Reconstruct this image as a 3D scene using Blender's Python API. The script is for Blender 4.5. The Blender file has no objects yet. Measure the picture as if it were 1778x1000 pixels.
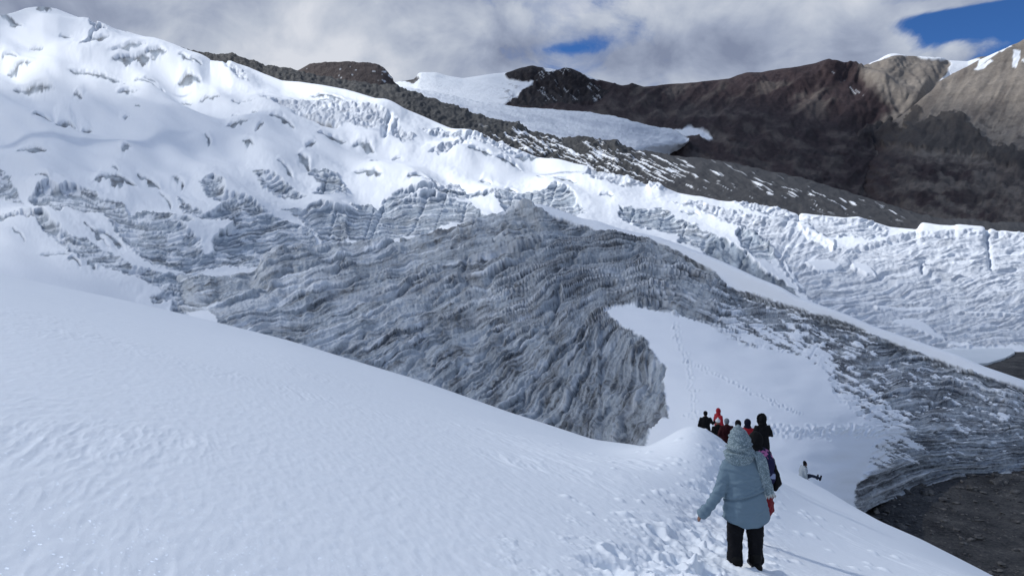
import bpy, bmesh, math, random
import numpy as np
from mathutils import Vector, Matrix

# ------------------------------------------------------------------ camera, sky, sun, exposure
sc = bpy.context.scene
F = 1284.0      # focal length of the photograph in its own pixels
HOR = 450.0     # row of the true horizon
cam = bpy.data.cameras.new("camera")
cam.sensor_width = 36.0
cam.lens = 36.0 * F / 1778.0
cam.shift_y = -(500 - HOR) / 1778.0
cam.clip_start = 0.1
cam.clip_end = 30000
cam_o = bpy.data.objects.new("camera", cam)
cam_o.location = (0, 0, 0)
cam_o.rotation_euler = (math.radians(90), 0, 0)
sc.collection.objects.link(cam_o)
sc.camera = cam_o

SUN_EL, SUN_AZ = math.radians(43), math.radians(-72)   # azimuth from +Y, negative = left
sun = bpy.data.lights.new("sun", 'SUN')
sun.energy = 3.95
sun.angle = math.radians(0.6)
sun.color = (1.0, 0.975, 0.94)
sun_o = bpy.data.objects.new("sun", sun)
sd = Vector((math.sin(SUN_AZ) * math.cos(SUN_EL), math.cos(SUN_AZ) * math.cos(SUN_EL), math.sin(SUN_EL)))
sun_o.rotation_euler = sd.to_track_quat('Z', 'Y').to_euler()
sun_o.location = sd * 500
sc.collection.objects.link(sun_o)

sc.view_settings.view_transform = 'Standard'
sc.view_settings.look = 'None'
sc.view_settings.exposure = 0.0
sc.view_settings.gamma = 1.0


def N(nt, typ, **kw):
    n = nt.nodes.new(typ)
    for k, v in kw.items():
        if k in n.inputs:
            n.inputs[k].default_value = v
        else:
            setattr(n, k, v)
    return n


def mth(nt, op, a, b=None, c=None, clamp=False):
    n = nt.nodes.new('ShaderNodeMath')
    n.operation = op
    n.use_clamp = clamp
    for i, v in enumerate((a, b, c)):
        if v is None:
            continue
        if isinstance(v, (int, float)):
            n.inputs[i].default_value = v
        else:
            nt.links.new(v, n.inputs[i])
    return n.outputs[0]


def mixc(nt, fac, a, b, mode='MIX'):
    n = nt.nodes.new('ShaderNodeMix')
    n.data_type = 'RGBA'
    n.blend_type = mode
    for s, v in ((0, fac), (6, a), (7, b)):
        if isinstance(v, (int, float)):
            n.inputs[s].default_value = v
        elif isinstance(v, tuple):
            n.inputs[s].default_value = (v[0], v[1], v[2], 1)
        else:
            nt.links.new(v, n.inputs[s])
    return n.outputs[2]


def ramp(nt, fac, stops):
    n = nt.nodes.new('ShaderNodeValToRGB')
    cr = n.color_ramp
    while len(cr.elements) < len(stops):
        cr.elements.new(0.5)
    for e, (p, c) in zip(cr.elements, stops):
        e.position = p
        e.color = (c[0], c[1], c[2], 1) if isinstance(c, tuple) else (c, c, c, 1)
    nt.links.new(fac, n.inputs[0])
    return n.outputs[0]


world = bpy.data.worlds.new("World")
sc.world = world
world.use_nodes = True
nt = world.node_tree
nt.nodes.clear()
out = nt.nodes.new('ShaderNodeOutputWorld')
bg = nt.nodes.new('ShaderNodeBackground')
nt.links.new(bg.outputs[0], out.inputs[0])
sky = nt.nodes.new('ShaderNodeTexSky')
sky.sky_type = 'NISHITA'
sky.sun_disc = False
sky.sun_elevation = SUN_EL
sky.sun_rotation = SUN_AZ
sky.altitude = 4800
sky.air_density = 1.0
sky.dust_density = 0.2
sky.ozone_density = 1.5
tc = nt.nodes.new('ShaderNodeTexCoord')
sep = nt.nodes.new('ShaderNodeSeparateXYZ')
nt.links.new(tc.outputs['Generated'], sep.inputs[0])
sx, sy, sz = sep.outputs
# cloud layer: directions projected onto a high flat layer, so clouds crowd towards the horizon
az = mth(nt, 'ARCTAN2', sx, sy)
el = mth(nt, 'ARCSINE', sz)
elc = mth(nt, 'MAXIMUM', el, -0.05)
cmb = nt.nodes.new('ShaderNodeCombineXYZ')
nt.links.new(mth(nt, 'MULTIPLY', az, 1.0), cmb.inputs[0])
nt.links.new(mth(nt, 'MULTIPLY', elc, 1.35), cmb.inputs[1])


def wnoise(scale, det, rough, dist=0.0, off=(0, 0, 0)):
    mp = nt.nodes.new('ShaderNodeMapping')
    mp.inputs['Location'].default_value = off
    nt.links.new(cmb.outputs[0], mp.inputs[0])
    n = N(nt, 'ShaderNodeTexNoise', Scale=scale, Detail=det, Roughness=rough, Distortion=dist)
    nt.links.new(mp.outputs[0], n.inputs['Vector'])
    return n.outputs[0]


def gap(a0, e0, wa, we):
    """soft elliptical clearing round one direction (azimuth, elevation), 1 in its middle"""
    dx = mth(nt, 'DIVIDE', mth(nt, 'SUBTRACT', az, a0), wa)
    dy = mth(nt, 'DIVIDE', mth(nt, 'SUBTRACT', el, e0), we)
    r2 = mth(nt, 'ADD', mth(nt, 'MULTIPLY', dx, dx), mth(nt, 'MULTIPLY', dy, dy))
    return mth(nt, 'POWER', 2.718, mth(nt, 'MULTIPLY', r2, -1.0))


def pxdir(px, py):
    X, Z = (px - 889) / F, (HOR - py) / F
    return math.atan2(X, 1), math.atan2(Z, math.hypot(X, 1))


n1 = wnoise(3.2, 7, 0.56, 0.35, (0.3, 0.1, 0))
n4 = wnoise(9.0, 9, 0.6, 0.6, (5.3, 8.1, 0))
cover = mth(nt, 'ADD', mth(nt, 'MULTIPLY', mth(nt, 'SUBTRACT', n1, 0.5), 2.4), 0.64)
cover = mth(nt, 'ADD', cover, mth(nt, 'MULTIPLY', mth(nt, 'SUBTRACT', n4, 0.5), 2.2))
for (px, py, wx, wy, k) in ((1700, 60, 135, 42, 1.25), (1600, 36, 70, 14, .6), (1060, 72, 60, 18, 0.34), (1065, 5, 40, 14, 0.3), (975, 86, 60, 10, 0.38), (1500, 14, 130, 8, .35), (1780, 90, 60, 30, .3)):
    a, e = pxdir(px, py)
    cover = mth(nt, 'SUBTRACT', cover, mth(nt, 'MULTIPLY', gap(a, e, wx / F, wy / F), k))
for (px, py, wx, wy, k) in ((1480, 60, 95, 60, 0.7), (1665, 90, 38, 22, .9), (1735, 70, 35, 16, .5), (1250, 60, 150, 90, .4), (800, 60, 170, 90, .5), (1700, 0, 130, 10, .8), (300, 60, 400, 90, .5)):
    a, e = pxdir(px, py)
    cover = mth(nt, 'ADD', cover, mth(nt, 'MULTIPLY', gap(a, e, wx / F, wy / F), k))
# overhead the cover breaks up, which leaves the blue light that falls on the snow
hi = mth(nt, 'MULTIPLY', mth(nt, 'MAXIMUM', mth(nt, 'SUBTRACT', el, 0.42), 0.0), 1.2)
cover = mth(nt, 'SUBTRACT', cover, hi)
dens = ramp(nt, cover, [(-0.0, 0.0), (0.16, 0.18), (0.34, 0.7), (0.6, 1.0)])
n2 = wnoise(2.4, 5, 0.5, 0.2, (3.1, 1.7, 0))
n3 = wnoise(8.0, 6, 0.55, 0.3, (7.1, 2.7, 0))
tone = mth(nt, 'ADD', mth(nt, 'MULTIPLY', n2, 0.95), mth(nt, 'MULTIPLY', n3, 0.75))
tone = mth(nt, 'SUBTRACT', tone, 0.28)
tone = mth(nt, 'ADD', tone, mth(nt, 'MULTIPLY', mth(nt, 'SUBTRACT', n4, 0.5), 0.35))
for (px, py, wx, wy, k) in ((880, 30, 140, 60, .17), (330, 100, 220, 40, .08), (150, 20, 130, 50, -.07), (1130, 110, 170, 40, -.13), (650, 120, 200, 40, .03), (1130, 25, 60, 40, .12), (1420, 70, 120, 45, .02)):
    a, e = pxdir(px, py)
    tone = mth(nt, 'ADD', tone, mth(nt, 'MULTIPLY', gap(a, e, wx / F, wy / F), k))
ccol = ramp(nt, tone, [(0.36, (0.22, 0.26, 0.37)), (0.50, (0.34, 0.39, 0.51)), (0.62, (0.48, 0.53, 0.63)), (0.78, (0.68, 0.71, 0.78))])
# overhead clouds, out of view, brightened and blued to light the snow
lk = mth(nt, 'MULTIPLY', mth(nt, 'MAXIMUM', mth(nt, 'SUBTRACT', el, 0.36), 0.0), 1.9, clamp=True)
lift = mixc(nt, lk, ccol, (1.03, 1.28, 1.68))
SKY = 0.095
sk = nt.nodes.new('ShaderNodeVectorMath')
sk.operation = 'SCALE'
nt.links.new(sky.outputs[0], sk.inputs[0])
sk.inputs[3].default_value = SKY
colr = mixc(nt, dens, mixc(nt, 1.0, sk.outputs[0], (0.42, 0.78, 1.22), 'MULTIPLY'), lift)
nt.links.new(colr, bg.inputs[0])
bg.inputs[1].default_value = 1.0

# ------------------------------------------------------------------ noise
_rng = np.random.RandomState(7)
_perm = np.concatenate([_rng.permutation(1024)] * 2)
_ga = _rng.rand(1024) * 2 * np.pi
_gx, _gy = np.cos(_ga), np.sin(_ga)


def perlin(x, y, seed=0):
    x = x + seed * 17.31
    y = y + seed * 9.77
    xi = np.floor(x).astype(np.int64)
    yi = np.floor(y).astype(np.int64)
    xf, yf = x - xi, y - yi
    u = xf * xf * xf * (xf * (xf * 6 - 15) + 10)
    v = yf * yf * yf * (yf * (yf * 6 - 15) + 10)

    def g(ix, iy, fx, fy):
        h = _perm[(_perm[(xi + ix) & 1023] + yi + iy) & 1023]
        return _gx[h] * fx + _gy[h] * fy
    a = g(0, 0, xf, yf)
    b = g(1, 0, xf - 1, yf)
    c = g(0, 1, xf, yf - 1)
    d = g(1, 1, xf - 1, yf - 1)
    return (a + (b - a) * u + (c + (d - c) * u - a - (b - a) * u) * v) * 1.5


def fbm(x, y, octv=4, seed=0, gain=0.5):
    s, a = 0, 1.0
    for i in range(octv):
        s = s + a * perlin(x * 2 ** i, y * 2 ** i, seed + i * 3)
        a *= gain
    return s


def ridged(x, y, octv=4, seed=0, gain=0.5):
    s, a, t = 0, 1.0, 0
    for i in range(octv):
        s = s + a * (1 - np.abs(perlin(x * 2 ** i, y * 2 ** i, seed + i * 3)) * 2)
        t += a
        a *= gain
    return s / t


def sstep(a, b, x):
    t = np.clip((x - a) / (b - a), 0, 1)
    return t * t * (3 - 2 * t)


def rbf(pts, vals, X, Y, scale=300.0):
    P = np.array(pts, float) / scale
    n = len(P)

    def k(r2):
        return np.where(r2 > 1e-12, 0.5 * r2 * np.log(np.maximum(r2, 1e-12)), 0)
    d2 = ((P[:, None] - P[None]) ** 2).sum(-1)
    A = np.zeros((n + 3, n + 3))
    A[:n, :n] = k(d2) + np.eye(n) * 0.003
    A[:n, n] = 1
    A[:n, n + 1:] = P
    A[n, :n] = 1
    A[n + 1:, :n] = P.T
    w = np.linalg.solve(A, np.concatenate([np.array(vals, float), [0, 0, 0]]))
    x, y = X / scale, Y / scale
    r = w[n] + w[n + 1] * x + w[n + 2] * y
    for i in range(n):
        r = r + w[i] * k((x - P[i, 0]) ** 2 + (y - P[i, 1]) ** 2)
    return r


def polysd(poly, X, Y, pad=30):
    """signed distance to a closed outline, positive inside; -pad far away"""
    P = np.array(poly, float)
    res = np.full(X.shape, -float(pad))
    m = (X > P[:, 0].min() - pad) & (X < P[:, 0].max() + pad) & (Y > P[:, 1].min() - pad) & (Y < P[:, 1].max() + pad)
    if not m.any():
        return res
    x, y = X[m], Y[m]
    d = np.full(x.shape, 1e9)
    ins = np.zeros(x.shape, bool)
    for i in range(len(P)):
        x0, y0 = P[i]
        x1, y1 = P[(i + 1) % len(P)]
        dx, dy = x1 - x0, y1 - y0
        t = np.clip(((x - x0) * dx + (y - y0) * dy) / (dx * dx + dy * dy + 1e-9), 0, 1)
        d = np.minimum(d, (x - x0 - t * dx) ** 2 + (y - y0 - t * dy) ** 2)
        c = ((y0 > y) != (y1 > y)) & (x < (x1 - x0) * (y - y0) / ((y1 - y0) if y1 != y0 else 1e-9) + x0)
        ins ^= c
    d = np.sqrt(d)
    res[m] = np.where(ins, d, -np.minimum(d, pad))
    return res


def cr(pts, ox, oy, s=2.942):
    return [(ox + a / s, oy + b / s) for a, b in pts]


# ------------------------------------------------------------------ terrain sheets
def pchip_rows(K, sub):
    """K: list of rows (arrays); returns rows with sub[i] steps between i and i+1, monotone cubic"""
    K = np.array(K)
    n = len(K)
    d = np.diff(K, axis=0)
    m = np.zeros_like(K)
    m[0], m[-1] = d[0], d[-1]
    for i in range(1, n - 1):
        a, b = d[i - 1], d[i]
        with np.errstate(divide='ignore', invalid='ignore'):
            h = np.where(a * b > 0, 2 * a * b / (a + b), 0)
        m[i] = np.nan_to_num(h)
    rows = []
    for i in range(n - 1):
        for j in range(sub[i]):
            t = j / sub[i]
            h00, h10, h01, h11 = 2 * t**3 - 3 * t**2 + 1, t**3 - 2 * t**2 + t, -2 * t**3 + 3 * t**2, t**3 - t**2
            rows.append(h00 * K[i] + h10 * m[i] + h01 * K[i + 1] + h11 * m[i + 1])
    rows.append(K[-1])
    return np.array(rows)


def gsm(a, s):
    if s <= 0:
        return a
    r = int(s * 3) + 1
    k = np.exp(-0.5 * (np.arange(-r, r + 1) / s) ** 2)
    k /= k.sum()
    return np.convolve(np.pad(a, r, mode='edge'), k, 'valid')


def stack(lines, us, sub, smooth=6, sms=None):
    PY, LD = [], []
    for li, ln in enumerate(lines):
        ln = sorted(ln)
        x = [p[0] for p in ln]
        sm = sms[li] if sms else smooth
        py = np.interp(us, x, [p[1] for p in ln])
        ld = np.interp(us, x, [math.log(p[2]) for p in ln])
        PY.append(gsm(py, sm) if not getattr(ln, 'sharp', 0) else py)
        LD.append(gsm(ld, 30 if sms else 14))
    PY = pchip_rows(PY, sub)
    LD = pchip_rows(LD, sub)
    PX = np.repeat(us[None], len(PY), 0)
    return PX, PY, np.exp(LD)


def xyz(PX, PY, D):
    return np.stack([(PX - 889) / F * D, D, (HOR - PY) / F * D], -1)


def normals(P):
    du = np.gradient(P, axis=1)
    dv = np.gradient(P, axis=0)
    n = np.cross(du, dv)
    n /= np.linalg.norm(n, axis=-1, keepdims=True) + 1e-12
    return n


def sheet(name, P, mat, attrs=None, kind='structure', smooth=True, label=None):
    nv, nu = P.shape[:2]
    me = bpy.data.meshes.new(name)
    me.vertices.add(nv * nu)
    me.vertices.foreach_set('co', P.reshape(-1).astype(np.float32))
    idx = np.arange(nv * nu).reshape(nv, nu)
    q = np.stack([idx[:-1, :-1], idx[:-1, 1:], idx[1:, 1:], idx[1:, :-1]], -1).reshape(-1, 4)
    nf = len(q)
    me.loops.add(nf * 4)
    me.loops.foreach_set('vertex_index', q.reshape(-1).astype(np.int32))
    me.polygons.add(nf)
    me.polygons.foreach_set('loop_start', np.arange(0, nf * 4, 4, dtype=np.int32))
    me.polygons.foreach_set('use_smooth', np.full(nf, smooth))
    me.update(calc_edges=True)
    for k, v in (attrs or {}).items():
        a = me.attributes.new(k, 'FLOAT', 'POINT')
        a.data.foreach_set('value', v.reshape(-1).astype(np.float32))
    me.materials.append(mat)
    o = bpy.data.objects.new(name, me)
    sc.collection.objects.link(o)
    if kind:
        o['kind'] = kind
    if label:
        o['label'] = label
    return o


# ------------------------------------------------------------------ materials
def new_mat(name):
    m = bpy.data.materials.new(name)
    m.use_nodes = True
    t = m.node_tree
    t.nodes.clear()
    o = t.nodes.new('ShaderNodeOutputMaterial')
    b = t.nodes.new('ShaderNodeBsdfPrincipled')
    t.links.new(b.outputs[0], o.inputs[0])
    b.inputs['Roughness'].default_value = 0.8
    b.inputs['Specular IOR Level'].default_value = 0.25
    return m, t, b


def attr(t, name):
    a = t.nodes.new('ShaderNodeAttribute')
    a.attribute_name = name
    return a.outputs['Fac']


def obj_noise(t, scale, det=4, rough=0.6, vec=None):
    n = N(t, 'ShaderNodeTexNoise', Scale=scale, Detail=det, Roughness=rough)
    if vec is None:
        c = t.nodes.new('ShaderNodeTexCoord')
        vec = c.outputs['Object']
    t.links.new(vec, n.inputs['Vector'])
    return n.outputs[0]


def bump(t, b, h, strength, dist):
    n = N(t, 'ShaderNodeBump', Strength=strength, Distance=dist)
    t.links.new(h, n.inputs['Height'])
    t.links.new(n.outputs[0], b.inputs['Normal'])
    return n


SNOW = (0.81, 0.85, 0.89)
ICE = (0.41, 0.46, 0.505)
DIRT_SHADE = (0.054, 0.063, 0.074)


def glacier_mat(name, scale, iceclean=ICE):
    m, t, b = new_mat(name)
    n = obj_noise(t, scale, 6, 0.7)
    n2 = obj_noise(t, scale * 6, 4, 0.7)
    ic = mixc(t, n, tuple(c * 0.78 for c in iceclean), tuple(min(1, c * 1.22) for c in iceclean))
    dfac = mth(t, 'ADD', mth(t, 'MULTIPLY', attr(t, 'dirt_and_shade'), mth(t, 'ADD', mth(t, 'MULTIPLY', n2, 1.6), 0.2)), 0.0, clamp=True)
    ic = mixc(t, dfac, ic, DIRT_SHADE)
    ice = attr(t, 'ice')
    col = mixc(t, ice, SNOW, ic)
    t.links.new(col, b.inputs['Base Color'])
    t.links.new(mth(t, 'SUBTRACT', 0.85, mth(t, 'MULTIPLY', ice, 0.3)), b.inputs['Roughness'])
    bp = bump(t, b, n2, 0.6, 0.6)
    t.links.new(mth(t, 'ADD', mth(t, 'MULTIPLY', ice, 0.75), 0.08), bp.inputs['Strength'])
    return m


# ------------------------------------------------------------------ A: near snow slope
A_LINES = [
    [(-500, 1290, 2), (0, 1411, 2), (500, 1536, 2), (889, 1633, 2), (1290, 1733, 2), (1780, 1856, 2), (2300, 1980, 2)],
    [(-500, 680, 5), (0, 798, 5), (500, 923, 5), (889, 1020, 5), (1100, 1076, 5), (1290, 1125, 5), (1600, 1198, 5), (1780, 1243, 5), (2300, 1370, 5)],
    [(-500, 535, 8.3), (0, 639, 8.3), (500, 764, 8.3), (889, 868, 8.3), (1100, 930, 8.3), (1200, 962, 8.3), (1290, 989, 8.3), (1400, 1012, 8.3), (1600, 1062, 8.3), (1780, 1100, 8.3), (2300, 1220, 8.3)],
    [(-500, 450, 14), (0, 545, 14), (500, 668, 14), (889, 774, 14), (1030, 803, 14), (1100, 812, 14), (1165, 814, 14), (1200, 822, 14), (1262, 862, 14), (1290, 890, 14), (1400, 935, 14), (1600, 990, 14), (1780, 1036, 14), (2300, 1150, 14)],
    [(-500, 410, 21), (0, 503, 22), (500, 622, 22), (889, 740, 22), (1030, 781, 22), (1070, 785, 21.5), (1100, 782, 21), (1125, 777, 20.8), (1150, 765, 20.5), (1168, 754, 20.2), (1184, 744, 20), (1200, 737, 20), (1214, 739, 20), (1238, 753, 20), (1262, 768, 20), (1290, 800, 21), (1325, 824, 22), (1400, 866, 22), (1500, 908, 22), (1600, 950, 22), (1730, 1012, 22), (1780, 1036, 22), (2300, 1150, 22)],
    [(-500, 390, 28), (0, 483, 28), (245, 538, 28), (500, 600, 28), (710, 662, 28), (889, 722, 28), (1030, 766, 28), (1110, 776, 28), (1130, 775, 28), (1165, 770, 28), (1200, 778, 28), (1240, 804, 28), (1262, 815, 28), (1290, 820, 28), (1325, 814, 28), (1360, 832, 28), (1400, 852, 28), (1500, 894, 28), (1600, 937, 28), (1730, 1002, 28), (1780, 1028, 28), (2300, 1180, 28)],
    [(-500, 380, 38), (0, 475, 38), (245, 528, 38), (500, 590, 38), (710, 655, 38), (889, 718, 37), (1030, 763, 34), (1045, 765, 34), (1060, 767, 34), (1110, 773, 33), (1125, 781, 33), (1165, 785, 34), (1240, 771, 33), (1325, 792, 35), (1400, 832, 35), (1440, 853, 35), (1480, 877, 35), (1500, 888, 34), (1530, 905, 33), (1600, 935, 31), (1730, 1001, 30), (1780, 1030, 30), (2300, 1240, 30)],
    [(-500, 392, 50), (0, 482, 50), (500, 606, 48), (710, 680, 46), (889, 760, 44), (1030, 860, 41), (1110, 870, 40), (1165, 830, 42), (1240, 800, 43), (1325, 815, 43), (1400, 850, 42), (1480, 920, 40), (1600, 1040, 36), (1730, 1120, 35), (1780, 1150, 34), (2300, 1400, 34)],
    [(-500, 600, 62), (0, 640, 60), (500, 760, 56), (889, 1000, 50), (1110, 1100, 45), (1325, 900, 50), (1480, 1100, 44), (1600, 1280, 38), (1780, 1400, 38), (2300, 1700, 38)],
]
for ln in A_LINES:      # the slope goes on to the left and right of the picture
    p0_, p1_ = min(ln), max(ln)
    ln.insert(0, (-1500, p0_[1] - 235, p0_[2]))
    ln.append((3100, p1_[1] + 200, p1_[2]))
A_LINES.insert(0, [(a, 450 + (b_ - 450) * 3.6, .5) for a, b_, c in A_LINES[0]])
us = np.concatenate([np.arange(-1500, -500, 12), np.arange(-500, 2301, 1.9), np.arange(2310, 3100, 12)])
PX, PY, D = stack(A_LINES, us, [16, 150, 170, 150, 130, 90, 40, 34, 20, 14], sms=[60, 60, 60, 50, 40, 8, 20, 4, 20, 20])
P = xyz(PX, PY, D)
Nn = normals(P)
WX, WY = P[..., 0], P[..., 1]
# sastrugi: wind-cut streaks running down towards the camera and slightly right
ca, sa = math.cos(math.radians(20)), math.sin(math.radians(20))
al = -WX * sa + WY * ca      # along
ac = WX * ca + WY * sa       # across
wob = fbm(WX * .35, WY * .35, 3, 5)
st = ridged(ac * 2.6 + wob * .8, al * .55, 3, 11)
patch = sstep(-.05, .45, fbm(WX * .22 + 4, WY * .16, 3, 21))
nearr = sstep(30, 9, D)
h = 0.06 * fbm(WX * .10, WY * .10, 2, 2) + (0.016 + .026 * sstep(-2.5, .5, WX)) * (st - .5) * patch * nearr + 0.007 * (ridged(ac * 8, al * 1.7, 2, 31) - .5) * nearr * (.4 + patch)
h = h + 0.003 * fbm(WX * 9, WY * 5, 2, 8) * nearr
# trodden trail: churned band with clods and holes
trail_c = [(1150, 1100, 5.5), (1190, 1000, 7.8), (1240, 940, 9.5), (1262, 880, 12), (1285, 850, 16), (1290, 825, 20), (1285, 805, 26), (1250, 770, 33)]
tp = np.array([((a - 889) / F * c, c) for a, b, c in trail_c])
dmin = np.full(WX.shape, 1e9)
for i in range(len(tp) - 1):
    dx, dy = tp[i + 1] - tp[i]
    t = np.clip(((WX - tp[i, 0]) * dx + (WY - tp[i, 1]) * dy) / (dx * dx + dy * dy), 0, 1)
    dmin = np.minimum(dmin, np.hypot(WX - tp[i, 0] - t * dx, WY - tp[i, 1] - t * dy))
dm = dmin + 0.35 * fbm(WX * 1.3, WY * 1.3, 3, 41)
core = sstep(0.75, 0.25, dm)
fring = sstep(1.35, 0.6, dm + .45 * perlin(WX * 3, WY * 1.5, 44))
clod = .6 * fbm(ac * 7.5, al * 3.2, 3, 51) + .5 * fbm(WX * 5.5, WY * 5, 3, 57)
clod = clod + .35 * fbm(WX * 17, WY * 15, 2, 53)
h = h + core * (-0.06 + 0.035 * clod + 0.05 * fbm(WX * 2.2, WY * 2.2, 2, 55)) + (fring - core).clip(0) * 0.022 * np.maximum(clod, -.1)
# single steps punched in the trail
rs = np.random.RandomState(4)
for i in range(70):
    f = rs.rand() ** 1.3 * (len(tp) - 1.01)
    k = int(f)
    c = tp[k] + (tp[k + 1] - tp[k]) * (f - k) + rs.randn(2) * np.array([.32, .25])
    r = np.hypot((WX - c[0]) / .10, (WY - c[1]) / .17)
    h = h + np.where(r < 3, -0.10 * np.exp(-r ** 4 * .7) + 0.035 * np.exp(-((r - 1.35) / .35) ** 2), 0)
# spray of lumps rolled off the trail
for (cx, cy, cd, n, sx_, sy_) in ((1200, 870, 12, 40, .8, 2.2), (1130, 950, 8.6, 28, .5, 1.0), (1395, 870, 16, 45, 1.4, 4.0), (1235, 830, 15, 30, .6, 1.5)):
    c0 = ((cx - 889) / F * cd, cd)
    for i in range(n):
        c = (c0[0] + rs.randn() * sx_, c0[1] + rs.randn() * sy_)
        R = rs.uniform(.02, .055) * (1 + cd / 30)
        m = (np.abs(WX - c[0]) < R * 4) & (np.abs(WY - c[1]) < R * 6)
        if m.any():
            r = np.hypot((WX[m] - c[0]) / R, (WY[m] - c[1]) / R / 1.8)
            h[m] += R * .55 * np.exp(-r ** 3)
P = P + Nn * h[..., None]
GROUND = P.copy()
A_US = us.copy()


def ground_z(px, d):
    """height of the built slope at column px and distance d"""
    x = (px - 889) / F * d
    j = int(np.argmin(np.abs(A_US - px)))
    k = int(np.argmin(np.abs(GROUND[:, j, 1] - d)))
    return float(GROUND[k, j, 2])


m, t, b = new_mat("near_snow")
n = obj_noise(t, 2.0, 6, 0.65)
n2 = obj_noise(t, 60.0, 3, 0.7)
col = mixc(t, n, (0.80, 0.85, 0.89), (0.86, 0.90, 0.93))
t.links.new(col, b.inputs['Base Color'])
b.inputs['Roughness'].default_value = 0.75
bump(t, b, mth(t, 'ADD', n, mth(t, 'MULTIPLY', n2, .25)), 0.25, 0.02)
# ice crystals that glint: sparse cells with tilted facets
tcx = t.nodes.new('ShaderNodeTexCoord')
vo = N(t, 'ShaderNodeTexVoronoi', Scale=64.0)
t.links.new(tcx.outputs['Object'], vo.inputs['Vector'])
sp = t.nodes.new('ShaderNodeSeparateColor')
t.links.new(vo.outputs['Color'], sp.inputs[0])
rare = mth(t, 'GREATER_THAN', sp.outputs[0], 0.935)
core_ = mth(t, 'LESS_THAN', vo.outputs['Distance'], 0.33)
msk = mth(t, 'MULTIPLY', rare, core_)
gl = N(t, 'ShaderNodeBsdfGlossy', Roughness=0.22)
vm = t.nodes.new('ShaderNodeVectorMath')
vm.operation = 'SUBTRACT'
t.links.new(vo.outputs['Color'], vm.inputs[0])
vm.inputs[1].default_value = (.5, .5, .5)
vm2 = t.nodes.new('ShaderNodeVectorMath')
vm2.operation = 'MULTIPLY_ADD'
t.links.new(vm.outputs[0], vm2.inputs[0])
vm2.inputs[1].default_value = (1.2, 1.2, 1.2)
geo = t.nodes.new('ShaderNodeNewGeometry')
t.links.new(geo.outputs['Normal'], vm2.inputs[2])
vn = t.nodes.new('ShaderNodeVectorMath')
vn.operation = 'NORMALIZE'
t.links.new(vm2.outputs[0], vn.inputs[0])
t.links.new(vn.outputs[0], gl.inputs['Normal'])
ms = t.nodes.new('ShaderNodeAddShader')
t.links.new(b.outputs[0], ms.inputs[0])
t.links.new(mixc(t, msk, (0, 0, 0), (.7, .75, .8)), gl.inputs['Color'])
t.links.new(gl.outputs[0], ms.inputs[1])
t.links.new(ms.outputs[0], [x for x in t.nodes if x.type == 'OUTPUT_MATERIAL'][0].inputs[0])
addn = ms
vo2 = N(t, 'ShaderNodeTexVoronoi', Scale=24.0)
t.links.new(tcx.outputs['Object'], vo2.inputs['Vector'])
sp2 = t.nodes.new('ShaderNodeSeparateColor')
t.links.new(vo2.outputs['Color'], sp2.inputs[0])
msk2 = mth(t, 'MULTIPLY', mth(t, 'GREATER_THAN', sp2.outputs[1], 0.93), mth(t, 'LESS_THAN', vo2.outputs['Distance'], 0.22))
gl2 = N(t, 'ShaderNodeBsdfGlossy', Roughness=0.24)
va, vb, vc = t.nodes.new('ShaderNodeVectorMath'), t.nodes.new('ShaderNodeVectorMath'), t.nodes.new('ShaderNodeVectorMath')
va.operation, vb.operation, vc.operation = 'SUBTRACT', 'MULTIPLY_ADD', 'NORMALIZE'
va.inputs[1].default_value = (.5, .5, .5)
vb.inputs[1].default_value = (1.2, 1.2, 1.2)
t.links.new(vo2.outputs['Color'], va.inputs[0])
t.links.new(va.outputs[0], vb.inputs[0])
t.links.new(geo.outputs['Normal'], vb.inputs[2])
t.links.new(vb.outputs[0], vc.inputs[0])
t.links.new(vc.outputs[0], gl2.inputs['Normal'])
t.links.new(mixc(t, msk2, (0, 0, 0), (.7, .75, .8)), gl2.inputs['Color'])
ad2 = t.nodes.new('ShaderNodeAddShader')
t.links.new(ms.outputs[0], ad2.inputs[0])
t.links.new(gl2.outputs[0], ad2.inputs[1])
t.links.new(ad2.outputs[0], [x for x in t.nodes if x.type == 'OUTPUT_MATERIAL'][0].inputs[0])
sheet("snow_slope", P, m)

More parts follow.
